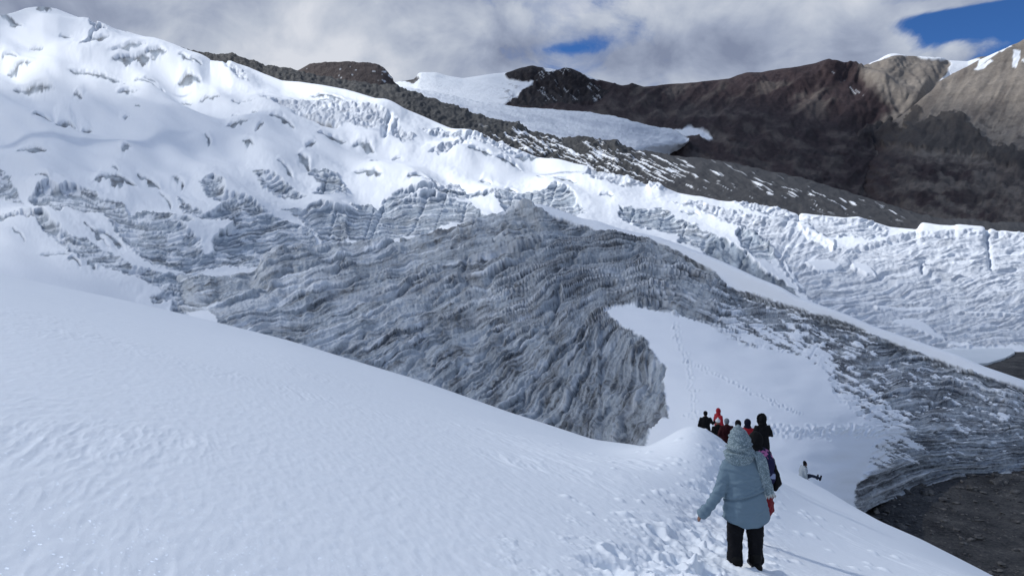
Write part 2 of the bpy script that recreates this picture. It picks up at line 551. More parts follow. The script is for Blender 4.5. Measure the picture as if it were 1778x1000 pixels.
# ------------------------------------------------------------------ B: whaleback of dirty ice with the snow bench
RIB_LO = [(200, 300), (900, 350), (919, 360), (940, 366), (957, 376), (981, 384), (1008, 391), (1035, 402), (1076, 406), (1093, 410), (1130, 418), (1161, 430), (1178, 438), (1200, 451), (1243, 473), (1250, 486), (1260, 500), (1290, 507), (1321, 514), (1355, 528), (1395, 538), (1416, 546), (1450, 553), (1484, 565), (1518, 582), (1569, 602), (1615, 620), (1660, 637), (1691, 648), (1778, 675), (2000, 760)]
B_LINES = [
    [(200, 560, 70), (300, 590, 75), (500, 650, 80), (710, 720, 75), (900, 785, 70), (1030, 830, 60), (1120, 840, 50), (1180, 850, 40), (1262, 845, 36), (1340, 870, 35), (1430, 900, 36), (1480, 905, 42), (1490, 893, 50), (1500, 890, 54), (1530, 873, 57.5), (1600, 853, 61), (1700, 840, 63), (1778, 830, 65), (2000, 810, 68)],
    [(200, 560, 140), (270, 542, 121), (350, 533, 102), (500, 548, 104), (710, 580, 104), (900, 625, 92), (1030, 655, 80), (1110, 665, 73), (1150, 662, 68), (1180, 655, 68), (1262, 660, 64), (1340, 670, 62), (1430, 700, 61), (1500, 725, 62), (1600, 745, 65), (1700, 760, 67), (1778, 765, 68.5), (2000, 775, 72)],
    [(200, 486, 145), (270, 486, 134), (330, 488, 119), (391, 492, 125), (442, 480, 140), (476, 452, 145), (544, 438, 155), (600, 436, 158), (702, 434, 160), (804, 406, 164), (899, 382, 166), (940, 372, 165), (1008, 397, 158), (1093, 418, 148), (1161, 440, 138), (1243, 483, 124), (1290, 515, 116), (1355, 538, 108), (1416, 556, 102), (1518, 592, 94), (1615, 630, 87), (1691, 658, 82), (1778, 685, 78), (2000, 775, 74)],
    [(200, 476, 150), (272, 480, 136), (300, 481, 126), (391, 482, 132), (442, 468, 146), (476, 440, 152), (544, 427, 163), (600, 426, 168), (668, 424, 170), (702, 420, 171), (736, 411, 172), (770, 402, 173), (804, 394, 174), (851, 376, 175), (899, 367, 175), (919, 359, 174), (940, 357, 172), (974, 368, 168), (1008, 381, 164), (1038, 386, 161), (1071, 398, 157), (1110, 407, 151), (1144, 414, 146), (1178, 426, 140), (1222, 443, 132), (1263, 460, 125), (1314, 484, 117), (1355, 500, 111), (1385, 518, 107), (1416, 529, 104), (1470, 548, 99), (1518, 569, 95.5), (1586, 592, 91), (1668, 620, 85.5), (1708, 638, 83), (1778, 662, 79.5), (2000, 750, 76)],
    [(200, 520, 118), (476, 475, 165), (702, 450, 185), (919, 400, 192), (1110, 450, 166), (1263, 510, 136), (1416, 580, 111), (1586, 640, 97), (1778, 710, 84), (2000, 800, 80)],
    [(200, 640, 130), (476, 600, 190), (919, 560, 215), (1263, 650, 150), (1586, 780, 108), (2000, 950, 92)],
]
us = np.arange(200, 2000, 1.5)
PX, PY, D = stack(B_LINES, us, [110, 125, 16, 10, 6], sms=[6, 45, 6, 2.5, 8, 8])
P = xyz(PX, PY, D)
Nn = normals(P)
# fold bands: iso-lines read along the ice
PH = {
    0: [(940, 362), (850, 383), (760, 410), (640, 435), (500, 470), (400, 500), (300, 520)],
    1: [(1100, 415), (1000, 415), (900, 440), (780, 480), (640, 530), (480, 575), (380, 600)],
    2: [(1260, 500), (1200, 475), (1120, 455), (1030, 470), (930, 520), (820, 560), (700, 610), (600, 650)],
    3: [(1300, 540), (1200, 515), (1100, 505), (1020, 530), (950, 580), (880, 630), (800, 690), (740, 730)],
    4: [(1500, 600), (1400, 580), (1300, 575), (1150, 550), (1060, 560), (1020, 610), (980, 670), (930, 740)],
    5: [(1778, 690), (1600, 660), (1480, 680), (1130, 600), (1100, 660), (1060, 720), (1030, 790)],
    6: [(1778, 740), (1650, 735), (1510, 745)],
    7: [(1778, 800), (1620, 815), (1500, 850)],
}
pts = [p for k in PH for p in PH[k]]
vals = [k for k in PH for p in PH[k]]
phi = rbf(pts, vals, PX, PY)
psi = (PX * .8 - PY * .6) / 60.0
wx = fbm(PX / 70, PY / 70, 3, 61)
phi = phi + .10 * fbm(phi * .8, psi * .5, 2, 62) + .03 * wx + .010 * fbm(PX / 16, PY / 16, 2, 63)
right = sstep(1180, 1300, PX)
def billow(x, y, octv, seed):
    return 1 - ridged(x, y, octv, seed)
psw = psi + .12 * fbm(PX / 45, PY / 45, 2, 69)
big = ridged(phi * 1.6, psw * .20, 2, 71)
mid = np.sqrt(np.clip(billow(phi * 3.6 + .25 * wx, psw * .20, 1, 75), 0, 1))
fin = np.sqrt(np.clip(billow(phi * 9.0, psw * .5, 1, 81), 0, 1))
mic = billow(phi * 22.0, psw * .6, 1, 85)
iso = fbm(PX / 11, PY / 11, 3, 91)
amod = .5 + sstep(-.3, .4, fbm(PX / 60, PY / 60, 2, 95))
def terrace(p, seed, w=38):
    """ice layers: each rises outwards, then breaks back in a sharp ledge"""
    a = sstep(-.45, .45, perlin(psw * 60 / w * .5, p * .55, seed))
    p = p + .30 * perlin(psw * 60 / 110, p * .3, seed + 3) + .02 * perlin(PX / 7, PY / 7, seed + 5) + .05 * perlin(PX / 19, PY / 15, seed + 7)
    fr = p - np.floor(p)
    return fr * a, a * sstep(.70, .98, fr) * sstep(1.0, .985, fr), a * sstep(.25, .02, fr)
t1, l1, k1 = terrace(phi * 3.4, 901, 90)
t2, l2, k2 = terrace(phi * 7.5, 911, 50)
t3, l3, k3 = terrace(phi * 15, 921, 26)
rel = 5.0 * (big - .5) + 3.0 * (mid - .5) * amod + 2.0 * (fin - .5) * amod + 1.0 * (mic - .5) + 1.3 * iso * amod + 5 * fbm(PX / 55, PY / 40, 2, 99)
blkx = ridged((PX * .5 + PY) / 42 + .4 * wx, (PX - PY * .5) / 120, 2, 961)      # blocks parted by joints across the layers
calm = .35 + .9 * sstep(-.35, .35, fbm(PX / 75, PY / 50, 3, 963))
rel = rel + calm * (8.0 * t1 + 4.6 * t2 + 2.0 * t3) - 3.5 * sstep(.72, .96, blkx) * calm + 1.4 * fbm(PX / 20, PY / 17, 3, 965) + .7 * fbm(PX / 4.5, PY / 4.5, 2, 967)
rel = rel - 7.0 * sstep(.80, .985, ridged(phi * 1.5 + .15 * wx, psi * .14, 1, 973)) - 4.0 * sstep(.82, .985, ridged(phi * 3.7, psi * .25, 1, 975))
# gullies that cut across the bands, steep lower right
gx = rbf([(700, 500), (1100, 650), (900, 600), (500, 520), (1100, 450), (1000, 720), (700, 640), (1300, 540), (1600, 700)],
         [700, 1100 + 40, 900 + 20, 500, 1100, 1010 + 70, 700 + 30, 1300, 1600], PX, PY)
lowr = sstep(880, 1000, PX) * sstep(520, 600, PY) * sstep(1260, 1180, PX)
rel = rel + lowr * 4 * (ridged(gx / 16, PY / 55, 2, 97) - .5)
rel = rel * (1 - .32 * right)
# crevasses: a few deep cracks
for (x0, y0, x1, y1, w, dp) in ((972, 495, 962, 550, 4, 14), (940, 452, 975, 440, 4, 8), (600, 440, 585, 480, 3, 8), (840, 640, 880, 655, 3, 8), (815, 440, 800, 480, 3, 8), (1010, 430, 985, 470, 3, 6), (720, 505, 650, 520, 3, 8)):
    dx, dy = x1 - x0, y1 - y0
    t_ = np.clip(((PX - x0) * dx + (PY - y0) * dy) / (dx * dx + dy * dy), 0, 1)
    dd = np.hypot(PX - x0 - t_ * dx + 3 * perlin(PX / 9, PY / 9, 3), PY - y0 - t_ * dy)
    rel = rel - dp * np.exp(-(dd / w) ** 2) * np.sin(np.pi * np.clip(t_, .08, .92))
# snow cover
BENCH = [(1050, 541), (1068, 532), (1100, 530), (1130, 538), (1180, 550), (1198, 555), (1236, 568), (1263, 589), (1297, 602), (1331, 606), (1370, 612), (1400, 622), (1421, 634), (1436, 650), (1444, 681), (1467, 704), (1493, 722), (1520, 738), (1543, 752), (1530, 765), (1512, 775), (1514, 790), (1505, 818), (1482, 848), (1478, 940), (1100, 960), (1118, 790), (1124, 773), (1130, 750), (1145, 729), (1160, 725), (1156, 690), (1152, 662), (1158, 640), (1141, 626), (1125, 600), (1119, 586), (1090, 573), (1075, 565), (1060, 551)]
wn = 5 * fbm(PX / 12, PY / 8, 3, 101)
sdb = polysd(BENCH, PX, PY, 90)
bench = sstep(-1.5, 1.5, sdb + wn * .5 * (1 + 1.5 * sstep(1300, 1450, PX)) + 2 * perlin(PX / 4, PY / 4, 7))
rl = np.interp(PX, [p[0] for p in RIB_LO], [p[1] for p in RIB_LO])
rib = sstep(1.5, -1.5, PY - rl + .35 * wn) * (PX > 905)
patches = fbm((PX * .9 + PY * .42) / 55, (PY * .9 - PX * .42) / 8, 4, 105, .62) * .75 + .35 * fbm(PX / 30, (PY + .1 * PX) / 3.5, 3, 106)
zone = sstep(25, -55, sdb + 12 - 8 * wx) * -1
near_b = sstep(-75, 0, sdb) * sstep(1190, 1260, PX)
pat = sstep(.36 - .76 * near_b, .56 - .76 * near_b, patches) * right
# dirty lower-right cliffs keep clear of snow
sdl = polysd([(313, 546), (360, 541), (374, 551), (380, 566), (340, 562)], PX, PY, 20)
foot = sstep(-1, 1, sdl)
wall = polysd([(1482, 850), (1505, 820), (1540, 812), (1640, 800), (2000, 790), (2000, 900), (1480, 900)], PX, PY, 30)
snow = np.maximum.reduce([bench, rib, pat * sstep(3, -3, wall), foot])
wedge_side = None
icea = 1 - snow
# thin snow dusting that lies on the bands themselves
dust = np.clip(l1 * .9 + l2 * .75 + l3 * .5, 0, 1) * (.55 + .55 * sstep(-.3, .4, fbm(PX / 50, PY / 50, 3, 931))) * (1 - .4 * lowr) + .50 * sstep(1000, 450, PX) * sstep(-.25, .35, fbm(phi * 5, psw * .5, 3, 933))
dirt_and_shade = np.clip(.25 + .45 * fbm(phi * 3.0, psi * .6, 3, 111) + .30 * fbm(PX / 40, PY / 40, 2, 113), 0, 1)
dirt_and_shade += .22 * np.exp(-(((PX - 1010) / 150) ** 2 + ((PY - 470) / 60) ** 2)) + .25 * np.exp(-(((PX - 1080) / 80) ** 2 + ((PY - 690) / 80) ** 2)) + .40 * right + .12 * np.exp(-(((PX - 880) / 150) ** 2 + ((PY - 660) / 60) ** 2))
dirt_and_shade -= .22 * sstep(850, 450, PX) + .2 * np.exp(-(((PX - 1110) / 22) ** 2 + ((PY - 620) / 60) ** 2))
dirt_and_shade += .18 * sstep(0, 18, (rl + 32 - PY)) * right * (PX > 1250)
grime = sstep(-.15, .5, fbm(PX / 55 + phi, PY / 32, 4, 969)) * .26 + .22 * sstep(.0, .5, fbm(PX / 5, PY / 5, 2, 971))
thin = sstep(.10, .38, perlin(phi * 14 + .6 * perlin(PX / 9, PY / 9, 941), psw * .55, 943)) * .40 + sstep(.12, .42, perlin(phi * 30, psw * 1.3, 945)) * .28  # thin dirt layers that also paint in the dark of crevice lines
dirt_and_shade = dirt_and_shade * .66 + thin * (.5 + .8 * sstep(-.3, .4, fbm(PX / 45, PY / 35, 3, 947))) + grime * (1 - .5 * sstep(750, 400, PX))
dirt_and_shade = np.clip(dirt_and_shade, 0, .95)
icea = np.clip(icea - dust * .75, 0, 1)
soft = 1 - np.clip(snow - pat * (1 - bench) * (1 - rib) * .5, 0, 1)
h = rel * soft + 2.2 * snow + 3.0 * sstep(0, 40, sdb) * 0
h = h + bench * 2.5 * fbm(PX / 80, PY / 30, 2, 120)
# bench ends in an undercut edge over the chasm on its left
edge = sstep(0, -26, sdb) * (PX < 1165) * (PX > 1040) * (PY > 540)
h = h - edge * 7
# footprints on the bench
rs = np.random.RandomState(12)
def steps(path, n, jit, r0):
    global h
    seg = np.array(path, float)
    for i in range(n):
        f = i / n * (len(seg) - 1)
        k = int(f)
        c = seg[k] + (seg[k + 1] - seg[k]) * (f - k) + rs.randn(2) * jit * rs.choice([.6, 1.0, 1.9])
        m_ = (np.abs(PX - c[0]) < 9) & (np.abs(PY - c[1]) < 9)
        r = np.hypot((PX[m_] - c[0]) / r0 / 1.5, (PY[m_] - c[1]) / r0)
        dp_ = rs.uniform(.45, 1.25)
        h[m_] += -2.6 * dp_ * np.exp(-r ** 2) + 1.0 * dp_ * np.exp(-((r - 1.8) / .6) ** 2)
steps([(1172, 565), (1180, 600), (1198, 640), (1203, 680), (1206, 725)], 46, (2.2, 2), 1.5)
steps([(1190, 630), (1250, 655), (1310, 685), (1345, 700), (1392, 725)], 40, (1.2, 1.2), 1.5)
steps([(1335, 748), (1400, 752), (1460, 748), (1530, 752)], 150, (4, 4.5), 1.9)
steps([(1200, 720), (1230, 735), (1300, 748), (1340, 748)], 60, (4, 5), 1.8)
P = P + Nn * (h * D / F)[..., None]
P[..., 1] = np.maximum(P[..., 1], 30)
m_g1 = glacier_mat("banded_dirty_ice", 0.16)
sheet("glacier_ice_ridge", P, m_g1, {'ice': icea, 'dirt_and_shade': dirt_and_shade})

# ------------------------------------------------------------------ C: main glacier behind, from snow dome to the right-hand ice wall
TOP = [(-200, 20, 900), (0, 26, 900), (20, 21, 900), (45, 13, 900), (75, 10, 900), (100, 15, 895), (120, 24, 890), (160, 41, 880), (190, 49, 860), (220, 55, 850), (255, 65, 820), (300, 81, 780), (340, 97, 740), (365, 112, 700), (385, 113, 690), (400, 108, 680), (430, 116, 660), (460, 128, 640), (490, 139, 620), (520, 141, 600), (560, 147, 570), (600, 154, 550), (620, 160, 540), (660, 174, 520), (700, 188, 500), (740, 204, 480), (780, 222, 465), (820, 235, 450), (850, 243, 440), (880, 252, 425), (905, 262, 415), (930, 272, 405), (975, 285, 390), (1020, 299, 375), (1060, 303, 360), (1090, 306, 350), (1105, 314, 345), (1122, 321, 340), (1130, 317, 338), (1145, 318, 335), (1155, 326, 332), (1178, 335, 328), (1246, 348, 315), (1297, 354, 305), (1351, 363, 296), (1383, 372, 290), (1386, 378, 290), (1391, 371, 288), (1467, 378, 280), (1490, 376, 277), (1520, 386, 275), (1545, 394, 273), (1584, 398, 270), (1592, 399, 270), (1598, 388, 268), (1603, 386, 268), (1640, 392, 266), (1658, 394, 264), (1662, 391, 264), (1705, 396, 262), (1712, 400, 262), (1722, 400, 261), (1732, 405, 260), (1740, 402, 260), (1778, 404, 256), (2100, 430, 240)]
C_LINES = [
    [(-200, 560, 60), (0, 560, 62), (250, 610, 75), (500, 560, 115), (900, 455, 190), (1100, 475, 165), (1240, 530, 140), (1400, 620, 128), (1500, 660, 122), (1600, 680, 118), (1700, 695, 116), (1778, 705, 114), (2100, 720, 110)],
    [(-200, 440, 110), (0, 452, 105), (120, 470, 105), (250, 500, 112), (400, 480, 150), (540, 440, 175), (700, 422, 200), (900, 398, 215), (1000, 398, 210), (1100, 422, 195), (1240, 455, 180), (1380, 520, 160), (1450, 555, 152), (1500, 580, 149), (1560, 600, 147), (1640, 610, 147), (1740, 607, 150), (1778, 600, 155), (2100, 598, 160)],
    [(-200, 330, 210), (0, 345, 180), (200, 345, 185), (400, 335, 205), (540, 350, 225), (640, 345, 245), (830, 346, 262), (960, 330, 270), (1000, 340, 265), (1100, 368, 245), (1240, 405, 222), (1380, 445, 200), (1500, 490, 185), (1600, 510, 178), (1778, 510, 180), (2100, 510, 185)],
    [(-200, 180, 450), (0, 180, 430), (200, 190, 420), (400, 220, 380), (600, 250, 350), (830, 292, 330), (1000, 322, 305), (1130, 348, 282), (1300, 382, 252), (1500, 420, 228), (1600, 430, 218), (1778, 440, 215), (2100, 450, 210)],
    TOP,
    [(-200, 60, 1000), (0, 60, 1000), (400, 150, 740), (880, 290, 450), (1178, 370, 350), (1500, 410, 295), (1778, 440, 270), (2100, 460, 255)],
    [(-200, 300, 1250), (400, 350, 850), (880, 480, 520), (1178, 560, 400), (1500, 600, 330), (2100, 640, 290)],
]
us = np.arange(-200, 2000, 1.7)
PX, PY, D = stack(C_LINES, us, [50, 100, 110, 90, 12, 5], sms=[20, 18, 30, 40, 1, 3, 6])
P = xyz(PX, PY, D)
Nn = normals(P)
O4, O1, O2, O6 = (0, 300), (0, 0), (600, 0), (1178, 300)
ICEP = [   # (outline, kind)  kinds: 0 strata, 1 fluted pale wall, 2 grey wedge
    (cr([(145, 152), (200, 110), (250, 92), (300, 112), (400, 95), (480, 110), (520, 140), (640, 150), (650, 205), (700, 200), (740, 190), (850, 200), (930, 230), (990, 268), (900, 272), (960, 310), (1020, 350), (1025, 400), (1030, 430), (1080, 420), (1090, 350), (1140, 330), (1180, 270), (1100, 255), (1020, 245), (940, 212), (895, 115), (930, 140), (990, 190), (1050, 215), (1120, 210), (1130, 180), (1060, 125), (1020, 50), (1090, 30), (1130, 60), (1150, 120), (1230, 140), (1330, 190), (1400, 230), (1500, 260), (1590, 300), (1620, 370), (1560, 400), (1500, 440), (1420, 470), (1340, 490), (1130, 490), (1080, 495), (950, 520), (880, 500), (780, 480), (700, 420), (620, 330), (560, 250), (520, 205), (440, 220), (350, 205), (300, 240), (180, 190)], *O4), 0),
    (cr([(0, 248), (60, 240), (130, 233), (220, 238), (280, 288), (360, 335), (440, 340), (520, 390), (630, 450), (700, 490), (820, 520), (1130, 540), (1200, 530), (1300, 560), (1200, 600), (1000, 590), (850, 545), (700, 545), (620, 520), (540, 480), (400, 440), (340, 400), (250, 330), (170, 270), (90, 262), (0, 262)], *O4), 0),
    ([(234, 483), (262, 481), (300, 482), (340, 500), (340, 570), (300, 560), (298, 524), (265, 529), (258, 520), (292, 510), (262, 499)], 0),
    (cr([(-400, -60), (0, -20), (60, 20), (50, 55), (100, 118), (112, 158), (60, 138), (0, 116), (-400, 60)], *O4), 0),
    (cr([(1280, -5), (1400, 20), (1480, 80), (1565, 148), (1500, 138), (1380, 105), (1320, 40)], *O4), 0),
    (cr([(1560, -8), (1640, -20), (1700, -5), (1765, 40), (1775, 90), (1720, 92), (1640, 145), (1600, 120), (1640, 60)], *O4), 0),
    (cr([(1440, 192), (1600, 180), (1765, 218), (1765, 372), (1650, 350), (1560, 262), (1500, 212)], *O4), 0),
    (cr([(-10, 215), (60, 185), (30, 140), (110, 138), (170, 160), (240, 145), (480, 133), (640, 150), (722, 237), (620, 262), (560, 275), (400, 310), (240, 350), (100, 365), (40, 350), (-10, 330)], 600, 300), 0),
    (cr([(750, 105), (900, 100), (1010, 86), (1060, 68), (1120, 78), (1170, 128), (1190, 182), (1225, 217), (1150, 237), (1050, 197), (980, 172), (940, 165), (850, 212), (812, 202), (780, 160), (770, 120)], 600, 300), 0),
    (cr([(175, 145), (250, 118), (400, 106), (750, 106), (760, 124), (560, 130), (400, 124), (200, 150)], 600, 300), 0),
    (cr([(1395, 175), (1500, 192), (1620, 188), (1700, 240), (1775, 270), (1900, 330), (1900, 380), (1850, 420), (1765, 385), (1700, 335), (1600, 300), (1500, 282), (1405, 238)], 600, 300), 0),
    (cr([(0, 245), (90, 270), (145, 315), (142, 345), (70, 350), (112, 388), (0, 372)], *O6), 0),
    (cr([(-60, 150), (0, 158), (100, 150), (200, 190), (270, 195), (400, 240), (600, 255), (700, 310), (780, 360), (800, 385), (860, 400), (1100, 330), (1200, 310), (1420, 300), (1700, 316), (1800, 320), (2400, 330), (2400, 900), (1765, 890), (1500, 885), (1300, 905), (1100, 850), (860, 745), (700, 685), (650, 650), (600, 590), (520, 500), (470, 400), (330, 300), (200, 250), (100, 190), (0, 165)], *O6), 1),
    (cr([(280, 160), (400, 160), (520, 190), (600, 225), (640, 222), (860, 240), (940, 232), (1080, 290), (1060, 320), (950, 345), (850, 330), (740, 330), (640, 260), (500, 240), (380, 210)], *O6), 1),
    (cr([(150, 345), (215, 335), (340, 420), (440, 515), (520, 556), (570, 588), (612, 642), (560, 640), (400, 560), (250, 500), (120, 430), (140, 385)], *O6), 2),
    (cr([(298, 300), (330, 302), (400, 330), (470, 390), (500, 450), (470, 470), (380, 440), (330, 400), (300, 345)], *O6), 0),
    (cr([(1315, 512), (1400, 530), (1500, 520), (1560, 512), (1660, 518), (1775, 512), (1850, 540), (1940, 570), (1990, 600), (1960, 660), (1900, 670), (1830, 650), (1775, 620), (1740, 634), (1650, 615), (1560, 600), (1500, 580), (1430, 575), (1380, 545)], *O1), 1),
    (cr([(380, 655), (480, 648), (540, 680), (620, 698), (740, 715), (880, 745), (910, 785), (780, 770), (680, 745), (600, 735), (555, 705), (440, 672)], *O2), 1),
    (cr([(430, 780), (520, 738), (600, 733), (628, 768), (560, 790), (480, 802)], *O2), 1),
    (cr([(250, 600), (240, 700), (300, 740), (360, 690), (300, 680), (270, 640)], *O2), 1),
    (cr([(1250, 880), (1330, 882), (1420, 890), (1510, 942), (1400, 965), (1300, 935), (1220, 915)], *O2), 1),
    (cr([(430, 50), (455, 48), (500, 72), (562, 52), (600, 85), (625, 112), (500, 112), (440, 95)], 600, 300), 1),
    (cr([(1545, 955), (1560, 935), (1600, 928), (1630, 958), (1600, 970)], *O2), 1),
    (cr([(1140, 320), (1200, 345), (1260, 380), (1275, 412), (1210, 400), (1160, 350)], *O1), 1),
    (cr([(455, 120), (515, 128), (480, 160), (545, 165), (540, 190), (490, 200), (460, 240), (410, 268), (440, 245), (470, 190)], *O1), 1),
]
SCARPS = [(0, 24, 34, 40, 8), (45, 70, 73, 78, 4), (139, 90, 190, 78, 6), (192, 100, 253, 89, 6), (197, 112, 270, 105, 10), (252, 100, 290, 102, 7), (310, 106, 336, 121, 4),
          (0, 97, 30, 98, 10), (10, 119, 58, 113, 8), (20, 146, 92, 150, 9), (119, 128, 215, 140, 6), (235, 137, 287, 150, 4), (204, 156, 238, 153, 6), (126, 160, 142, 168, 7), (308, 133, 350, 141, 9),
          (503, 163, 600, 172, 6), (537, 155, 595, 170, 9), (234, 181, 245, 185, 3), (214, 204, 224, 195, 6), (58, 204, 88, 204, 12), (96, 208, 126, 204, 15), (141, 216, 156, 208, 8), (394, 220, 432, 222, 7),
          (357, 231, 363, 250, 5), (469, 215, 512, 231, 7), (444, 240, 459, 231, 4), (421, 251, 442, 265, 6), (530, 264, 549, 253, 7), (517, 275, 537, 297, 10), (481, 289, 510, 311, 6), (32, 268, 82, 270, 9),
          (212, 268, 228, 262, 8), (195, 291, 206, 299, 4), (300, 303, 318, 322, 10), (165, 313, 235, 322, 16), (238, 300, 278, 322, 8), (550, 238, 600, 240, 6), (146, 395, 190, 427, 7), (166, 402, 218, 428, 9),
          (118, 448, 140, 463, 8), (151, 454, 165, 468, 8), (275, 328, 297, 357, 5), (22, 402, 44, 422, 3), (614, 245, 651, 255, 9), (615, 296, 663, 313, 7), (681, 271, 696, 268, 4), (862, 280, 906, 292, 8),
          (896, 270, 936, 275, 5), (933, 299, 947, 307, 4), (960, 308, 1001, 318, 7), (834, 311, 853, 318, 6), (868, 272, 887, 277, 4), (877, 328, 900, 331, 5), (811, 272, 855, 279, 6), (400, 175, 440, 180, 4),
          (315, 155, 332, 160, 3), (345, 163, 382, 170, 4), (402, 197, 415, 202, 3), (437, 202, 448, 205, 3), (640, 282, 660, 280, 4), (705, 322, 745, 326, 6), (1182, 368, 1215, 374, 4), (1040, 340, 1065, 343, 4),
          (64, 320, 88, 330, 8), (70, 440, 120, 442, 3), (478, 120, 500, 124, 3), (330, 115, 350, 122, 3), (575, 198, 600, 204, 5), (250, 135, 275, 140, 3), (100, 62, 125, 66, 3), (205, 52, 222, 57, 3), (295, 76, 303, 80, 3), (60, 12, 90, 14, 4)]
wnx = 4.5 * fbm(PX / 13, PY / 13, 3, 131)
wny = 3.5 * fbm(PX / 11, PY / 9, 3, 135)
ice0 = np.zeros(PX.shape)
ice1 = np.zeros(PX.shape)
ice2 = np.zeros(PX.shape)
sdi = np.full(PX.shape, -30.0)
for poly, kd in ICEP:
    s_ = polysd(poly, PX + wnx, PY + wny, 30)
    sdi = np.maximum(sdi, s_)
    f = sstep(-1.2, 1.2, s_)
    if kd == 0:
        ice0 = np.maximum(ice0, f)
    elif kd == 1:
        ice1 = np.maximum(ice1, f)
    else:
        ice2 = np.maximum(ice2, f)
lens = np.zeros(PX.shape)
hsc = np.zeros(PX.shape)
QX, QY = PX + .5 * wnx, PY + .5 * wny
for (x0, y0, x1, y1, hh) in SCARPS:
    L = math.hypot(x1 - x0, y1 - y0)
    ux, uy = (x1 - x0) / L, (y1 - y0) / L
    m_ = (QX > min(x0, x1) - 20 - hh) & (QX < max(x0, x1) + 20 + hh) & (QY > min(y0, y1) - 25 - hh) & (QY < max(y0, y1) + 25 + hh)
    x, y = QX[m_] - x0, QY[m_] - y0
    s = (x * ux + y * uy) / L
    tt = -x * uy + y * ux
    if ux < 0:
        tt = -tt
    arch = 4 * s * (1 - s)
    tt = tt + arch * hh * .75            # crest bows upward
    wid = np.maximum(hh * (.15 + arch) * (.75 + .9 * fbm(QX[m_] / 13, QY[m_] / 30, 2, 137)), .01)
    inl = (s > -.02) & (s < 1.02)
    mk = sstep(-.8, .6, tt) * sstep(wid + 1, wid - 1, tt) * inl
    lens[m_] = np.maximum(lens[m_], mk)
    hsc[m_] -= 3.2 * np.exp(-(tt / 1.3) ** 2) * sstep(0, .1, s) * sstep(1, .9, s)
    hsc[m_] += mk * .5 * (ridged((x * ux + y * uy) / 16, tt / 3.2, 2, 133) - .5)
    # lip above, hollow below
    e = sstep(-.15, .15, s) * sstep(1.15, .85, s)
    hsc[m_] += e * hh * (.28 * np.exp(-((tt + hh * .6) / (hh * .8 + 2)) ** 2) * (tt < 0) - .20 * np.exp(-((tt - wid * .8) / (hh * .55 + 1.5)) ** 2) * (tt > 0) + .0)
    hsc[m_] += e * hh * .28 * np.exp(-((hh * .6) / (hh * .8 + 2)) ** 2) * ((tt >= 0) & (tt < 1)) * (1 - tt.clip(0, 1))
patchn = sstep(.18, .28, fbm(PX / 40, PY / 13, 4, 141))
# snow lying on ledges inside the ice areas
far = sstep(1150, 1400, PX)
p0 = (PY + .06 * PX + 5 * fbm(PX / 60, PY / 40, 3, 151) + 14 * np.sin((PX - 480) / 95) * sstep(620, 520, PX)) / 7.6
pl = (PY + .06 * PX + 5 * fbm(PX / 60, PY / 40, 3, 151) + 14 * np.sin((PX - 480) / 95) * sstep(620, 520, PX) + 20) / 3.1
def saw(p, seed):
    a = .5 + .5 * perlin(PX / 45, p * .9, seed)
    fr = p - np.floor(p)
    return fr * a, sstep(.78 - .25 * a, .92, fr) * sstep(.25, .55, a), a
s0, led0, a0 = saw(p0, 161)
s1, led1, a1 = saw(pl, 165)
strata = 6.0 * s0 + 2.6 * s1 + 3.0 * fbm(PX / 40, PY / 34, 2, 171) + .7 * fbm(PX / 7, PY / 4, 2, 173)
strata -= 3.0 * (1 - sstep(0, .12, np.abs(perlin(PX / 30 + PY / 90, PY / 300, 177)))) * (PX > 560)
# right wall: flowing ridges rising to the right, with fluting on its left part
wallphi = PY + .20 * (PX - 1400) + 10 * fbm(PX / 90, PY / 50, 3, 181)
fl = sstep(1480, 1330, PX)
wr = 4.0 * ridged(PX / 90, wallphi / 17, 2, 185) + 2.4 * ridged(PX / 34, wallphi / 6.5, 2, 187) + 1.2 * fbm(PX / 14, PY / 10, 2, 189)
wfl = 6 * ridged((PX + .5 * PY) / 15, PY / 60, 3, 191)
wallr = wr * (1 - .6 * fl) + wfl * fl * .8 + 3.5 * (saw((wallphi) / 11, 193)[0])
cap = saw(wallphi / 16, 197)[1]
blk = 6 * np.abs(fbm(PX / 20, PY / 13, 4, 199)) + 3 * saw(PY / 6 + .1 * PX, 198)[0]
wedge = 3 * fbm(PX / 16, PY / 16, 4, 201) + 3 * ridged((PX - PY) / 20, (PX + PY) / 60, 2, 203)
for lst in (ice1,):
    pass
upper = sstep(330, 260, PY) * (PX < 1180)
wallr = wallr * (1 - upper) + upper * (blk + 2 * fbm(PX / 6, PY / 6, 2, 205))
# snow patches on the right wall
WP = [cr([(610, 258), (680, 275), (720, 320), (800, 350), (790, 400), (740, 365), (660, 330)], *O6), cr([(650, 460), (760, 450), (830, 480), (800, 505), (700, 500)], *O6), cr([(880, 475), (960, 480), (1020, 538), (960, 525), (900, 500)], *O6),
      cr([(1000, 682), (1120, 685), (1260, 678), (1360, 692), (1200, 702), (1020, 702)], *O6), cr([(1450, 700), (1560, 712), (1760, 722), (1760, 732), (1500, 720)], *O6), cr([(1080, 765), (1200, 735), (1300, 790), (1370, 850), (1300, 835), (1180, 790)], *O6),
      cr([(1400, 850), (1500, 880), (1480, 895), (1380, 880)], *O6), cr([(540, 440), (580, 520), (650, 590), (600, 580), (550, 500)], *O6)]
wp = np.zeros(PX.shape)
for poly in WP:
    wp = np.maximum(wp, sstep(-1, 1, polysd(poly, PX + wnx * .6, PY + wny * .6, 20)))
strong = ice0 * (1 - np.maximum(led0 * .85, led1 * .5 * sstep(.3, .6, a1))) * (1 - .75 * patchn * sstep(600, 480, PX))
w1 = ice1 * (1 - .8 * cap) * (1 - wp)
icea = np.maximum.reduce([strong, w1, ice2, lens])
ledge = sstep(560, 600, PY) * 0
